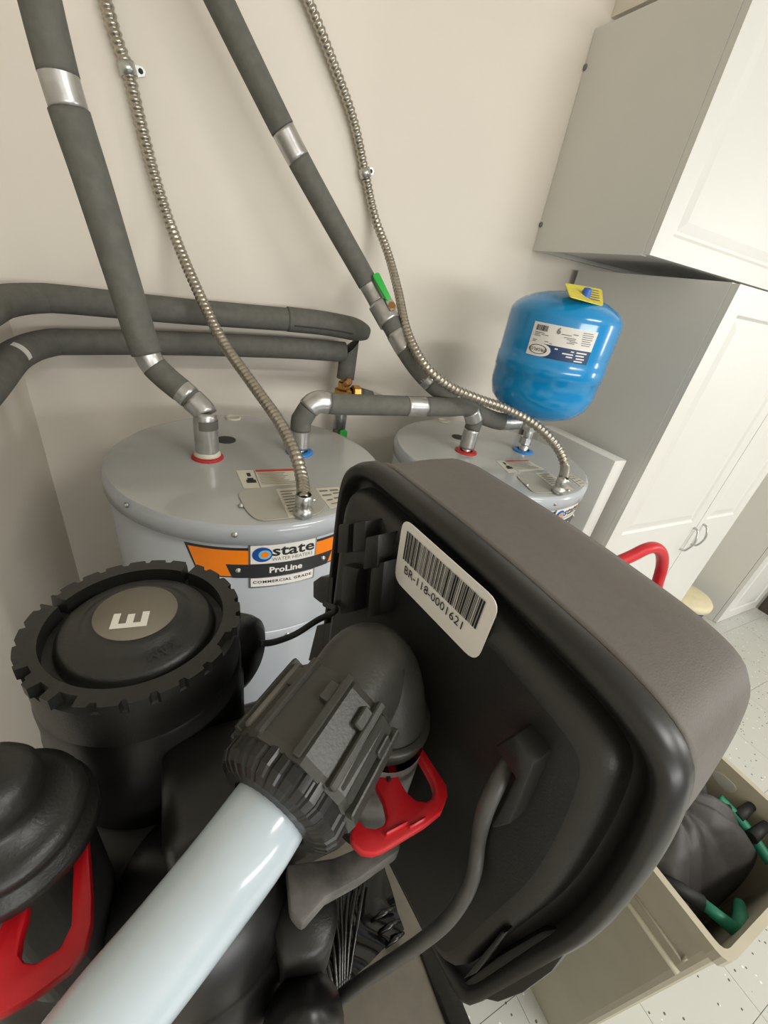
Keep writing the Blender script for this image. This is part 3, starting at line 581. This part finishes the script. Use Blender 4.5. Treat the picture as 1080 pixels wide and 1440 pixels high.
for (u0, u1, v) in [(0.05, 0.2, 0.5), (0.05, 0.27, 0.42), (0.05, 0.15, 0.34), (0.05, 0.3, 0.12), (0.05, 0.36, 0.06), (0.45, 0.6, 0.62), (0.5, 0.68, 0.5), (0.55, 0.68, 0.42), (0.6, 0.72, 0.34), (0.56, 0.68, 0.26), (0.62, 0.7, 0.7), (0.76, 0.92, 0.86), (0.76, 0.94, 0.76), (0.77, 0.93, 0.66), (0.77, 0.94, 0.56), (0.78, 0.92, 0.46), (0.78, 0.94, 0.36), (0.79, 0.93, 0.26)]:
    mbp.add([fe3(s0_ + q * Wd, zM + w_ * (zT - zM)) for q, w_ in ((u0, v - 0.015), (u1, v - 0.015), (u1, v + 0.02), (u0, v + 0.02))], [(0, 1, 2, 3)])
mbp.build('label_print', m_grey_ink, lb, fix=False)
mbp = MB()
for (u0, u1, v) in [(0.42, 0.72, 0.80), (0.55, 0.72, 0.58), (0.62, 0.72, 0.38), (0.76, 0.93, 0.8), (0.76, 0.9, 0.58), (0.78, 0.92, 0.36), (0.76, 0.9, 0.16)]:
    mbp.add([fe3(s0_ + q * Wd, zB + w_ * Hh) for q, w_ in ((u0, v - 0.05), (u1, v - 0.05), (u1, v + 0.05), (u0, v + 0.05))], [(0, 1, 2, 3)])
mbp.build('label_print', m_paper, lb, fix=False)
fe4 = fe3
text_mb('6', (zT - zM) * 0.42, lambda x, y: fe3(s0_ + 0.40 * Wd + x, zM + 0.74 * (zT - zM) + y), 0.03).build('lettering', m_grey_ink, lb, fix=False)
tg = [on_y(794, 399, ey - 0.03), on_y(846, 408, ey - 0.03), on_y(848, 431, ey - 0.10), on_y(801, 418, ey - 0.10)]
tgo = MB().prism(round_poly(tg, 0.01), (0, 0, 0.002)).build('yellow_tag', m_yellow, et)
mbp = MB()
for k in range(5): mbp.add([bil(tg, u, v) + V((0, 0, 0.0024)) for u, v in ((0.6, 0.15 + 0.15 * k), (0.9, 0.15 + 0.15 * k), (0.9, 0.2 + 0.15 * k), (0.6, 0.2 + 0.15 * k))], [(0, 1, 2, 3)])
mbp.build('tag_print', m_grey_ink, tgo, fix=False)
tc_ = bil(tg, 0.5, 0.6); MB().lathe([(0.0105, -0.02), (0.0105, 0.010), (0.008, 0.016), (0.0001, 0.017)], tc_, seg=16).build('valve_cap', m_cap_blue, et)

# ------------------------------------------------------------------ water softener in the foreground
SOF = thing('water_softener', 'black water softener control head with barcode sticker and round E cap, nearest the camera', 'water softener', (0.03, 0.13, 0))
Z = V((0, 0, 1))
PO = V((0.112, 0.118, CAMZ - 0.21)); PU = V((0.13, -1, 0)).normalized(); PN = V((1, 0.13, 0)).normalized()
def L3(u, w_, n=0.0): return PO + PU * u + Z * w_ + PN * n
def LP(px, py, n=0.0):
    p = on_plane(px, py, PO + PN * n, PN) - PO; return (p.dot(PU), p.z)
uL = LP(483, 700)[0]
out_px = [(492, 664), (506, 651), (526, 651), (560, 677), (620, 725), (700, 793), (780, 866), (840, 922), (900, 985), (942, 1038), (962, 1078), (966, 1112), (953, 1155), (925, 1212), (882, 1272), (838, 1316)]
out = [LP(*p) for p in out_px]
wB = LP(650, 1392)[1]
out = [(uL, wB + 0.012), (uL, -0.05), (uL, 0.02), (uL, LP(483, 700)[1])] + out + [LP(790, 1345), (LP(700, 1375)[0], wB + 0.003), (LP(650, 1392)[0], wB), (uL + 0.05, wB), (uL + 0.012, wB)]
OUT = spline([V((a, b_, 0)) for a, b_ in out + [out[0]]], 4)[:-1]
cu_ = V((sum(p.x for p in OUT) / len(OUT), sum(p.y for p in OUT) / len(OUT), 0))
def ring_of(poly, sc_, n): return [L3(cu_.x + (p.x - cu_.x) * sc_, cu_.y + (p.y - cu_.y) * sc_, n) for p in poly]
def loft(rings, cap0=True, cap1=True, smooth=True):
    n = len(rings[0]); mb = MB(); vs = [p for r in rings for p in r]
    fs = [(k * n + i, k * n + (i + 1) % n, (k + 1) * n + (i + 1) % n, (k + 1) * n + i) for k in range(len(rings) - 1) for i in range(n)]
    mb.add(vs, fs, smooth)
    if cap0: mb.f.append(tuple(range(n))[::-1]); mb.sm.append(False)
    if cap1: mb.f.append(tuple(range((len(rings) - 1) * n, len(rings) * n))); mb.sm.append(False)
    return mb
import numpy as np
NR = 168
_A = np.array([(p.x, p.y) for p in OUT]); _B = np.roll(_A, -1, axis=0)
def poly_dist(P):                                    # distance of points P to the outline
    ab = _B - _A; t = np.clip(((P[:, None, :] - _A) * ab).sum(2) / np.maximum((ab * ab).sum(1), 1e-12), 0, 1)
    return np.linalg.norm(P[:, None, :] - (_A + t[..., None] * ab), axis=2).min(1)
def poly_in(P):
    x, y = P[:, 0:1], P[:, 1:2]; c = ((_A[:, 1] > y) != (_B[:, 1] > y)) & (x < (_B[:, 0] - _A[:, 0]) * (y - _A[:, 1]) / (_B[:, 1] - _A[:, 1] + 1e-15) + _A[:, 0])
    return c.sum(1) % 2 == 1
def inset(poly, d):
    an = np.linspace(0, 2 * np.pi, NR, endpoint=False); D = np.stack([np.cos(an), np.sin(an)], 1); c0 = np.array([cu_.x, cu_.y])
    lo = np.zeros(NR); hi = np.full(NR, 0.25)
    for _ in range(22):
        m_ = (lo + hi) / 2; P = c0 + D * m_[:, None]; ok = poly_in(P) & (poly_dist(P) >= d); lo = np.where(ok, m_, lo); hi = np.where(ok, hi, m_)
    for _ in range(3 if d > 0.006 else 1): lo = 0.5 * lo + 0.25 * (np.roll(lo, 1) + np.roll(lo, -1))
    return [V((c0[0] + D[k, 0] * lo[k], c0[1] + D[k, 1] * lo[k], 0)) for k in range(NR)]
def iring(d, n): return [L3(p.x, p.y, n) for p in inset(OUT, d)]
fl = loft([iring(d, n) for d, n in ((0.015, 0.0015), (0.011, 0.0015), (0.0095, -0.002), (0.007, -0.0055), (0.004, -0.0066), (0.0015, -0.005), (0.0, -0.001), (0.0, 0.006), (0.002, 0.009))]).build('back_plate', m_black2, SOF)
cv = loft([iring(d, n) for d, n in ((0.0015, 0.0085), (0.0015, 0.012), (0.003, 0.016), (0.003, 0.050), (0.004, 0.068), (0.007, 0.078), (0.013, 0.084))]).build('cover', m_cover, SOF)
loft([iring(d, n) for d, n in ((0.0150, 0.002), (0.0155, -0.003), (0.0175, -0.0075), (0.0205, -0.0102), (0.025, -0.0115))], cap0=False).build('panel', m_black, fl)
# bottom lip
lip = [L3(*LP(p[0], p[1], -0.004), -0.004) for p in ((648, 1385), (700, 1345), (760, 1310), (806, 1300), (815, 1308), (800, 1335), (776, 1368), (735, 1398), (700, 1411), (672, 1404))]
MB().prism(lip, PN * 0.03).build('lower_lip', m_black2, SOF, 0.003, 2)
MB().prism([L3(*LP(p[0], p[1], -0.012), -0.012) for p in ((650, 1378), (704, 1310), (712, 1312), (668, 1370))], PN * 0.01).build('rib', m_black2, fl, 0.001)
# clip posts and ribs at the left of the plate
def pbox(name, pxs, n0, n1, m=m_black, bev=0.0008):
    P = [L3(*LP(p[0], p[1], n0), n0) for p in pxs]; return MB().prism(P, PN * (n1 - n0)).build(name, m, fl, bev)
pbox('clip_post', [(497, 736), (514, 733), (513, 776), (495, 776)], -0.020, -0.008)
pbox('clip_post', [(514, 756), (532, 752), (530, 798), (510, 801)], -0.021, -0.008)
pbox('clip_rail', [(476, 738), (490, 737), (488, 778), (474, 778)], -0.017, -0.008)
pbox('clip_rail', [(522, 795), (540, 790), (534, 865), (516, 869)], -0.020, -0.008)
pbox('clip_rail', [(482, 795), (502, 800), (498, 860), (478, 864)], -0.019, -0.008)
pbox('side_tab', [(440, 818), (450, 811), (468, 812), (466, 852), (450, 848), (440, 840)], -0.006, 0.004, m_black2, 0.001)
pbox('side_tab', [(445, 880), (480, 872), (476, 905), (445, 932), (433, 929)], -0.006, 0.004, m_black2, 0.001)
# hook for the cable
pbox('cable_hook', [(695, 1050), (722, 1035), (750, 1075), (742, 1095), (715, 1160), (692, 1166), (690, 1158), (724, 1094)], -0.022, -0.010, m_black, 0.0012)
# barcode sticker
sk = [(567, 727), (704, 849), (669, 933), (554, 814)]
SKN = -0.0122
SP = [L3(*LP(p[0], p[1], SKN), SKN) for p in sk]
stick = MB().prism(round_poly(SP, 0.007, 5), PN * 0.0004).build('barcode_sticker', m_paper, SOF); stick['label'] = 'white barcode sticker'
mbp = MB(); rnd = random.Random(11); u = 0.08
while u < 0.90:
    w_ = rnd.choice([0.006, 0.006, 0.011, 0.016]); mbp.add([bil(SP, q, v) - PN * 0.0005 for q, v in ((u, 0.12), (u + w_, 0.12), (u + w_, 0.56), (u, 0.56))], [(0, 1, 2, 3)]); u += w_ + rnd.choice([0.006, 0.006, 0.011])
mbp.build('barcode', m_ink, stick, fix=False)
Ls = (SP[1] - SP[0]).length; Hs = (SP[3] - SP[0]).length
text_mb('BR-118-0001621', Hs * 0.185, lambda x, y: bil(SP, 0.47 + x / Ls, 0.69 - y / Hs) - PN * 0.0005, 0.0, 1.0).build('lettering', m_ink, stick, fix=False)

# E cap on its upright cylinder
CC = V((-0.0243, 0.178, CAMZ - 0.165)); CR = 0.048
cap = MB()
def cap_ang(px, py): p = on_z(px, py, CC.z) - CC; return math.atan2(p.y, p.x)
slots = [(cap_ang(263, 800), 0.045), (cap_ang(76, 846), 0.05)]
dips = [(cap_ang(88, 985), 0.10), (cap_ang(322, 900), 0.10), (cap_ang(20, 950), 0.06), (cap_ang(45, 975), 0.07)]
def adiff(a, b_): return abs((a - b_ + math.pi) % (2 * math.pi) - math.pi)
NS = 360; vs = []
for i in range(NS):
    a = 2 * math.pi * i / NS; ro = CR if (a * 26 / (2 * math.pi)) % 1 > 0.28 else CR - 0.0022; top = 0.0
    if any(adiff(a, s_) < w_ for s_, w_ in slots): top = -0.009
    if any(adiff(a, s_) < w_ for s_, w_ in dips): ro = CR - 0.0048
    e = V((math.cos(a), math.sin(a), 0))
    for rr, h in ((0.0395, -0.010), (0.0395, top), (ro, top), (ro, top - 0.006), (CR - 0.0012, -0.0065), (CR - 0.001, -0.030)): vs.append(CC + e * rr + Z * h)
cap.add(vs, [(i * 6 + k, ((i + 1) % NS) * 6 + k, ((i + 1) % NS) * 6 + k + 1, i * 6 + k + 1) for i in range(NS) for k in range(5)])
capo = cap.build('cap', m_black, SOF)
MB().lathe([(0.0396, -0.009), (0.0365, -0.0095), (0.0348, -0.010), (0.0342, -0.0035), (0.032, -0.0015), (0.026, 0.0005), (0.0235, 0.0015), (0.0215, 0.0040), (0.0188, 0.0048), (0.0001, 0.005)], CC, seg=72).build('cap_face', m_black, capo)
MB().lathe([(0.0182, 0.0049), (0.018, 0.0056), (0.0001, 0.0057)], CC, seg=48).build('cap_disc', m_disc, capo)
zE = CC.z + 0.0060
E0, E1, E2_ = on_z(153, 885, zE), on_z(206, 880, zE), on_z(212, 859, zE)
ex_ = (E1 - E0); ey_ = ex_.cross(Z).normalized() * -1; ey_ = V((-ex_.normalized().y, ex_.normalized().x, 0)); Lx = ex_.length; Ly = (E2_ - E1).dot(ey_)
tk = 0.20
epts = [(0, 0), (1, 0), (1, 1), (1 - tk, 1), (1 - tk, 0.3), (0.5 + tk / 2, 0.3), (0.5 + tk / 2, 0.9), (0.5 - tk / 2, 0.9), (0.5 - tk / 2, 0.3), (tk, 0.3), (tk, 1), (0, 1)]
MB().add([E0 + ex_ * a + ey_ * Ly * b_ for a, b_ in epts], [tuple(range(len(epts)))]).build('letter_mark', m_offwhite, capo, fix=False)
def arc_text(x, y):
    a = -math.pi / 2 + cap_off + x / 0.027; rr = 0.027 + y; e = V((math.cos(a), math.sin(a), 0)); return CC + e * rr + Z * (0.0012 - (rr - 0.027) * 0.6 + 0.0008)
cap_off = 0.42
text_mb('MAX', 0.0068, lambda x, y: arc_text(x, y), 0.0).build('embossed_lettering', m_black2, capo, fix=False)
MB().lathe([(CR - 0.0015, -0.028), (CR - 0.0002, -0.031), (CR - 0.0002, -0.05), (CR + 0.001, -0.054), (CR + 0.001, -0.2), (0.0001, -0.2)], CC, seg=64).build('valve_tower', m_black2, SOF)
# round end behind the cap
bp_ = at(346, 919, 0.262)
MB().lathe([(0.024, -0.05), (0.024, -0.004), (0.0225, 0.001), (0.017, 0.004), (0.0001, 0.0055)], bp_, (0.75, -0.62, 0.15), 40).build('end_plug', m_black2, SOF)

# main body under the fittings
MB().box((-0.085, 0.105, CAMZ - 0.345), (0.085, 0.19, CAMZ - 0.265)).build('valve_body', m_black2, SOF, 0.012, 3)
MB().lathe([(0.0001, -0.242), (0.015, -0.243), (0.028, -0.25), (0.038, -0.262), (0.0425, -0.277), (0.0428, -0.281), (0.0415, -0.283), (0.0435, -0.285), (0.047, -0.30), (0.047, -0.37), (0.0001, -0.37)], (-0.007, 0.095, CAMZ), seg=64).build('regulator_dome', m_black2, SOF)
MB().lathe([(0.05, -0.34), (0.06, -0.36), (0.062, -0.42), (0.09, -0.46), (0.1, -0.52), (0.1, -0.79), (0.0001, -0.79)], (-0.02, 0.20, CAMZ), seg=48).build('resin_tank', m_black, SOF)
br = [on_z(px, py, CAMZ - 0.252) for px, py in ((402, 1215), (470, 1205), (530, 1180), (566, 1160), (562, 1196), (505, 1236), (458, 1262), (425, 1300), (408, 1280))]
MB().prism(br, (0, 0, -0.012)).build('bracket', m_stain, SOF, 0.002)
q_ = on_z(432, 1285, CAMZ - 0.265)
MB().lathe([(0.0001, 0), (0.012, -0.001), (0.015, -0.004), (0.0155, -0.05), (0.0001, -0.05)], q_ + V((0.0, 0.0, 0)), seg=28).build('injector_housing', m_black, SOF)
q_ = on_z(440, 1385, CAMZ - 0.27)
MB().lathe([(0.0001, 0.0), (0.006, -0.001), (0.0185, -0.03), (0.021, -0.07), (0.0001, -0.07)], q_ + V((-0.004, -0.006, 0)), seg=28).build('strain_relief', m_black2, SOF)

# inlet coupling: toothed collar, ribbed sleeve, elbow
TA = at(380, 1140, 0.143); TD = V((0.79970231, 0.5856514, 0.13224464)).normalized()
TU = (Z - TD * Z.dot(TD)).normalized(); TS_ = TU.cross(TD)
def ribs(n, d, duty=0.5): return lambda a, h: 1.0 if ((a * n / (2 * math.pi)) % 1) < duty else 1 - d
MB().lathe([(0.0150, 0.004), (0.0155, -0.001), (0.0200, -0.0005), (0.0235, 0.001), (0.0255, 0.004), (0.0255, 0.010), (0.022, 0.011)], TA, TD, 192, TU, lambda a, h: 1.0 if ((a * 32 / (2 * math.pi)) % 1) < 0.6 else 0.972, smooth=False).build('collar', m_black2, SOF)
MB().lathe([(0.020, 0.008), (0.0268, 0.009), (0.0278, 0.012), (0.0272, 0.040), (0.0262, 0.043), (0.022, 0.0445)], TA, TD, 9, (TU * 0.9 + TS_ * 0.43), smooth=False).build('sleeve', m_fit, SOF)
for k, a in enumerate((-1.25, -0.72, -0.15, 0.45, 0.98, 1.5, 2.1)):
    e = TU * math.cos(a) + TS_ * math.sin(a); t_ = TU * -math.sin(a) + TS_ * math.cos(a)
    P_ = lambda x, y, z: TA + TD * x + t_ * y + e * z
    MB().box((0.010, -0.0016, 0.0255), (0.0435, 0.0016, 0.0288), P_).build('sleeve_rib', m_fit, SOF, 0.0005, 1)
    MB().box((0.030, 0.0012, 0.0255), (0.038, 0.0055, 0.0282), P_).build('sleeve_lug', m_fit if k != 4 else m_stain, SOF, 0.0005, 1)
e = TU * math.cos(-1.15) + TS_ * math.sin(-1.15)
for a in (0.95, 1.45, -1.0):
    e = TU * math.cos(a) + TS_ * math.sin(a); t_ = TU * -math.sin(a) + TS_ * math.cos(a); P_ = lambda x, y, z: TA + TD * x + t_ * y + e * z
    MB().box((0.012, -0.0045, 0.024), (0.042, 0.0045, 0.0272), P_).build('sleeve_panel', m_stain if a > 0 else m_fit, SOF, 0.001, 1)
EL = spline([TA + TD * 0.036, TA + TD * 0.052, TA + TD * 0.066 + V((0, 0, -0.001)), V((0.0765, 0.107, CAMZ - 0.166)), V((0.0785, 0.101, CAMZ - 0.180)), V((0.079, 0.098, CAMZ - 0.192))], 8)
nE = len(EL); MB().sweep(EL, [0.0212 - 0.0010 * i / nE for i in range(nE)], 36).build('elbow', m_fit, SOF)
MB().lathe([(0.018, 0.0), (0.0206, 0.0), (0.0212, -0.003), (0.0200, -0.006), (0.0200, -0.009), (0.018, -0.009)], (0.079, 0.098, CAMZ - 0.178), seg=40).build('elbow_ring', m_fit, SOF)
MB().lathe([(0.0185, 0), (0.0185, -0.075), (0.0001, -0.075)], (0.078, 0.094, CAMZ - 0.188), seg=32).build('port', m_stain, SOF)
clip = [(573, 1018), (613, 1080), (628, 1103), (630, 1118), (622, 1140), (600, 1158), (540, 1194), (525, 1199), (510, 1197), (497, 1185), (493, 1172), (500, 1150), (507, 1155), (515, 1163), (528, 1165), (540, 1160), (545, 1148), (540, 1125), (530, 1105), (529, 1095), (537, 1082), (555, 1072), (558, 1080), (562, 1095), (572, 1113), (585, 1125), (600, 1127), (608, 1122), (612, 1110), (607, 1095), (598, 1078), (571, 1033)]
cl = MB().prism([on_z(px, py, CAMZ - 0.192) for px, py in clip], (0, 0, -0.0055)).build('locking_clip', m_red, SOF, 0.0009, 2); cl['label'] = 'red locking clip on the elbow port'
for pl in ([(542, 1168), (575, 1152), (574, 1157), (543, 1174)], [(575, 1160), (600, 1146), (598, 1152), (578, 1164)]):
    MB().prism([on_z(px, py, CAMZ - 0.190) for px, py in pl], (0, 0, -0.004)).build('clip_ridge', m_red, cl, 0.0005, 1)
MB().prism([on_z(px, py, CAMZ - 0.1905) for px, py in ((541, 1081), (545, 1079), (550, 1096), (546, 1098))], (0, 0, -0.003)).build('clip_slot', m_ink, cl)
# stub plug and second clip at lower left
PL = V((-0.065, 0.109, CAMZ))
MB().lathe([(0.0001, -0.1535), (0.008, -0.1545), (0.0125, -0.157), (0.0145, -0.161), (0.0145, -0.166), (0.0125, -0.168), (0.0125, -0.176), (0.020, -0.178), (0.0235, -0.180), (0.024, -0.183), (0.0225, -0.185), (0.0225, -0.188), (0.026, -0.189), (0.026, -0.195), (0.021, -0.197), (0.021, -0.30), (0.0001, -0.30)], PL, seg=48).build('stub_plug', m_black, SOF)
clip2 = [(122, 1156), (125, 1200), (129, 1260), (128, 1298), (120, 1331), (96, 1364), (44, 1402), (0, 1427), (-40, 1440), (-75, 1430), (-80, 1380), (-50, 1385), (-25, 1370), (-18, 1340), (0, 1302), (11, 1275), (33, 1262), (40, 1267), (37, 1289), (29, 1315), (25, 1342), (33, 1353), (49, 1355), (84, 1333), (100, 1300), (103, 1200), (112, 1170)]
cl2 = MB().prism([on_z(px, py, CAMZ - 0.2) for px, py in clip2], (0, 0, -0.0055)).build('locking_clip', m_red, SOF, 0.0009, 2); cl2['label'] = 'red locking clip below the stub plug'
MB().box((-0.02, 0.085, CAMZ - 0.27), (0.05, 0.14, CAMZ - 0.205)).build('manifold', m_black2, SOF, 0.01, 3)

# cabinet below with black film
ct = CAMZ - 0.80
MB().box((-0.17, -0.30, 0.0), (0.262, 0.40, ct)).build('brine_cabinet', m_taupe, SOF, 0.012, 3)
rnd = random.Random(5)
fz = [on_z(px, py, ct) for px, py in ((425, 1300), (540, 1222), (566, 1312), (468, 1405))]
def filmf(u, v):
    p = bil(fz, u, v); return p + Z * (0.006 + 0.008 * abs(math.sin(9 * u + 1.5 * math.sin(4 * v))) * (0.4 + v * 0.6))
MB().grid(filmf, 40, 24).build('film_wrap', m_film, SOF, fix=False)
for k in range(7):
    a = bil(fz, 0.12 + 0.1 * k, 0.02) + Z * 0.02; b_ = bil(fz, 0.02 + 0.03 * k, 0.98) + Z * 0.012
    MB().sweep(spline([a, a.lerp(b_, 0.5) + V((0.004 * math.sin(k), 0, 0.006)), b_], 8), 0.003, 6).build('film_fold', m_film, SOF)
for k in range(4):
    a = on_z(520 + 10 * k, 1300 + 18 * k, ct) + Z * 0.01; b_ = on_z(554 + 6 * k, 1280 + 18 * k, ct) + Z * 0.012
    MB().sweep([a, a.lerp(b_, 0.5) + Z * 0.006, b_], [0.002, 0.004, 0.002], 6).build('film_fold', m_film, SOF)
MB().box((0.238, -0.30, 0.0), (0.268, 0.10, ct + 0.006)).build('film_edge', m_film, SOF, 0.004, 2)

# ------------------------------------------------------------------ tube, cable, cord
tb = [TA + TD * 0.004, TA - TD * 0.01, at(300, 1250, 0.131), at(225, 1345, 0.124), at(147, 1440, 0.118), at(60, 1560, 0.112), at(0, 1660, 0.115), at(-20, 1800, 0.14), at(0, 2000, 0.2)]
tub_ = MB().sweep(resample(spline(tb, 12), 0.004), 0.0143, 40).build('plastic_tube', m_tube)
tag(tub_, 'milky translucent plastic tube plugged into the toothed black collar', 'tube')
cb = [L3(*LP(716, 1072, -0.014), -0.014), L3(*LP(700, 1100, -0.022), -0.022), L3(*LP(682, 1140, -0.026), -0.026), at(673, 1180, 0.185), at(667, 1225, 0.187), at(652, 1262, 0.19), at(625, 1298, 0.195), at(585, 1330, 0.20), at(540, 1360, 0.205), at(498, 1388, 0.212), at(468, 1412, 0.22), at(445, 1430, 0.228)]
cbo = MB().sweep(resample(spline(cb, 10), 0.003), 0.0034, 16).build('sensor_cable', m_cable)
tag(cbo, 'grey round cable hanging from the hook on the black back plate', 'cable')
cd = [L3(uL + 0.012, LP(484, 852)[1], -0.012), at(472, 858, 0.262), at(445, 873, 0.27), at(415, 892, 0.27), at(385, 903, 0.262), at(365, 905, 0.255)]
cdo = MB().sweep(resample(spline(cd, 10), 0.003), 0.0021, 10).build('thin_cord', m_tooldk)
tag(cdo, 'thin black cord from the plate edge to the round end plug', 'cord')

# ------------------------------------------------------------------ tall beige bin with garden things
zr = CAMZ - 0.83; bx0 = 0.693; bx1 = 1.06; by0 = -0.10; by1 = 0.17; th = 0.006
bn = thing('storage_bin', 'tall beige plastic bin with ribbed side on the floor at lower right', 'bin', ((bx0 + bx1) / 2, (by0 + by1) / 2, 0))
def tp(x, y, z):                                    # slight taper to the bottom
    k = 1 - 0.06 * (1 - z / zr); mx, my = (bx0 + bx1) / 2, (by0 + by1) / 2; return V((mx + (x - mx) * k, my + (y - my) * k, z))
def rr_poly(x0, x1, y0, y1, z, r): return [tp(p.x, p.y, z) for p in round_poly([V((x0, y0, 0)), V((x1, y0, 0)), V((x1, y1, 0)), V((x0, y1, 0))], r, 4)]
hx = bx1
rings = [rr_poly(bx0, bx1, by0, by1, 0.0, 0.02), rr_poly(bx0, bx1, by0, by1, zr - 0.03, 0.02), rr_poly(bx0 - 0.006, bx1 + 0.006, by0 - 0.006, by1 + 0.006, zr - 0.028, 0.022), rr_poly(bx0 - 0.006, bx1 + 0.006, by0 - 0.006, by1 + 0.006, zr, 0.022), rr_poly(bx0 + th, bx1 - th, by0 + th, by1 - th, zr, 0.016), rr_poly(bx0 + th, bx1 - th, by0 + th, by1 - th, 0.01, 0.016)]
loft(rings, smooth=False).build('shell', m_bin, bn)
def rib(px0, px1, rad):
    a = on_x(*px0, bx0 - 0.002); b_ = on_x(*px1, bx0 - 0.002); return MB().sweep([a, b_], rad, 8).build('side_rib', m_bin, bn)
def lrib(y0, z0, y1, z1, rad): return MB().sweep([tp(bx0 - 0.001, y0, z0), tp(bx0 - 0.001, y1, z1)], rad, 8).build('side_rib', m_bin, bn)
lrib(by1 - 0.01, CAMZ - 0.958, by0 + 0.012, CAMZ - 0.958, 0.006); lrib(0.03, CAMZ - 0.925, -0.078, CAMZ - 0.925, 0.003); lrib(0.03, CAMZ - 0.925, 0.03, CAMZ - 0.895, 0.003); lrib(-0.078, CAMZ - 0.925, -0.078, CAMZ - 0.91, 0.003)
hp_ = [on_x(px, py, bx1 - 0.007) for px, py in ((998, 1082), (1014, 1086), (1034, 1104), (1036, 1112), (1026, 1116), (1010, 1102))]
MB().prism(round_poly(hp_, 0.01), (-0.002, 0, 0)).build('hand_hole', m_tile, bn)
# bag
bA = on_z(925, 1120, zr - 0.06)
def bagf(u, v):
    x = bx0 + 0.02 + u * (bx1 - bx0 - 0.055); y = by0 + 0.030 + v * (by1 - by0 - 0.050)
    dx, dy = x - bA.x, y - bA.y; r_ = math.hypot(dx, dy); t = math.atan2(dy, dx)
    edge = min(1, 7 * min(u, 1 - u, v, 1 - v)); edge = edge * (2 - edge)
    f_ = 0.034 * (abs(math.sin(2.6 * t + 5 * r_ + 0.6)) ** 0.6) + 0.014 * abs(math.sin(7.1 * t - 11 * r_ + 1.0)) + 0.006 * math.sin(40 * x + 25 * y)
    cn = math.exp(-(((x - bx0 - 0.16) / 2.2) ** 2 + (y - by0 - 0.03) ** 2) / 0.0042); edge *= 1 - 0.75 * cn
    return V((x, y, zr - 0.20 + edge * (0.13 + f_ * min(1, 0.3 + r_ / 0.12) + 0.03 * math.sin(math.pi * u))))
bag = MB().grid(bagf, 90, 70).build('fabric_bag', m_cloth, None, fix=False)
tag(bag, 'crumpled charcoal nylon bag lying in the beige bin', 'bag')
tl = thing('garden_tool', 'teal forked garden tool with black grip in the near corner of the bin', 'garden tool', on_z(1040, 1310, zr - 0.09), 'teal tools in the bin')
gz = zr - 0.05
MB().sweep([on_z(985, 1268, gz), on_z(1012, 1290, gz - 0.005), on_z(1040, 1312, gz - 0.012)], [0.010, 0.011, 0.013], 10).build('shaft', m_tool, tl)
MB().sweep([on_z(1040, 1312, gz - 0.012), on_z(1042, 1290, gz - 0.02), on_z(1040, 1270, gz - 0.03)], [0.013, 0.012, 0.009], 10).build('tine', m_tool, tl)
MB().sweep([on_z(925, 1235, gz - 0.005), on_z(955, 1250, gz), on_z(988, 1270, gz)], [0.010, 0.0125, 0.0125], 12).build('grip', m_tooldk, tl)
tl2 = thing('garden_tool', 'teal tool parts poking up along the far wall of the bin', 'garden tool', on_z(1050, 1160, zr - 0.1), 'teal tools in the bin')
gz = zr - 0.045
MB().sweep(spline([on_z(1010, 1122, gz), on_z(1030, 1142, gz - 0.004), on_z(1052, 1168, gz - 0.01), on_z(1084, 1214, gz - 0.02)], 8), 0.0105, 12).build('shaft', m_tool, tl2)
for a, b_ in (((1036, 1150), (1058, 1132)), ((1056, 1178), (1078, 1160)), ((1022, 1136), (1004, 1146))):
    MB().sweep([on_z(*a, gz - 0.004), on_z(*b_, gz + 0.004)], [0.012, 0.009], 12).build('clamp_knob', m_tooldk, tl2)
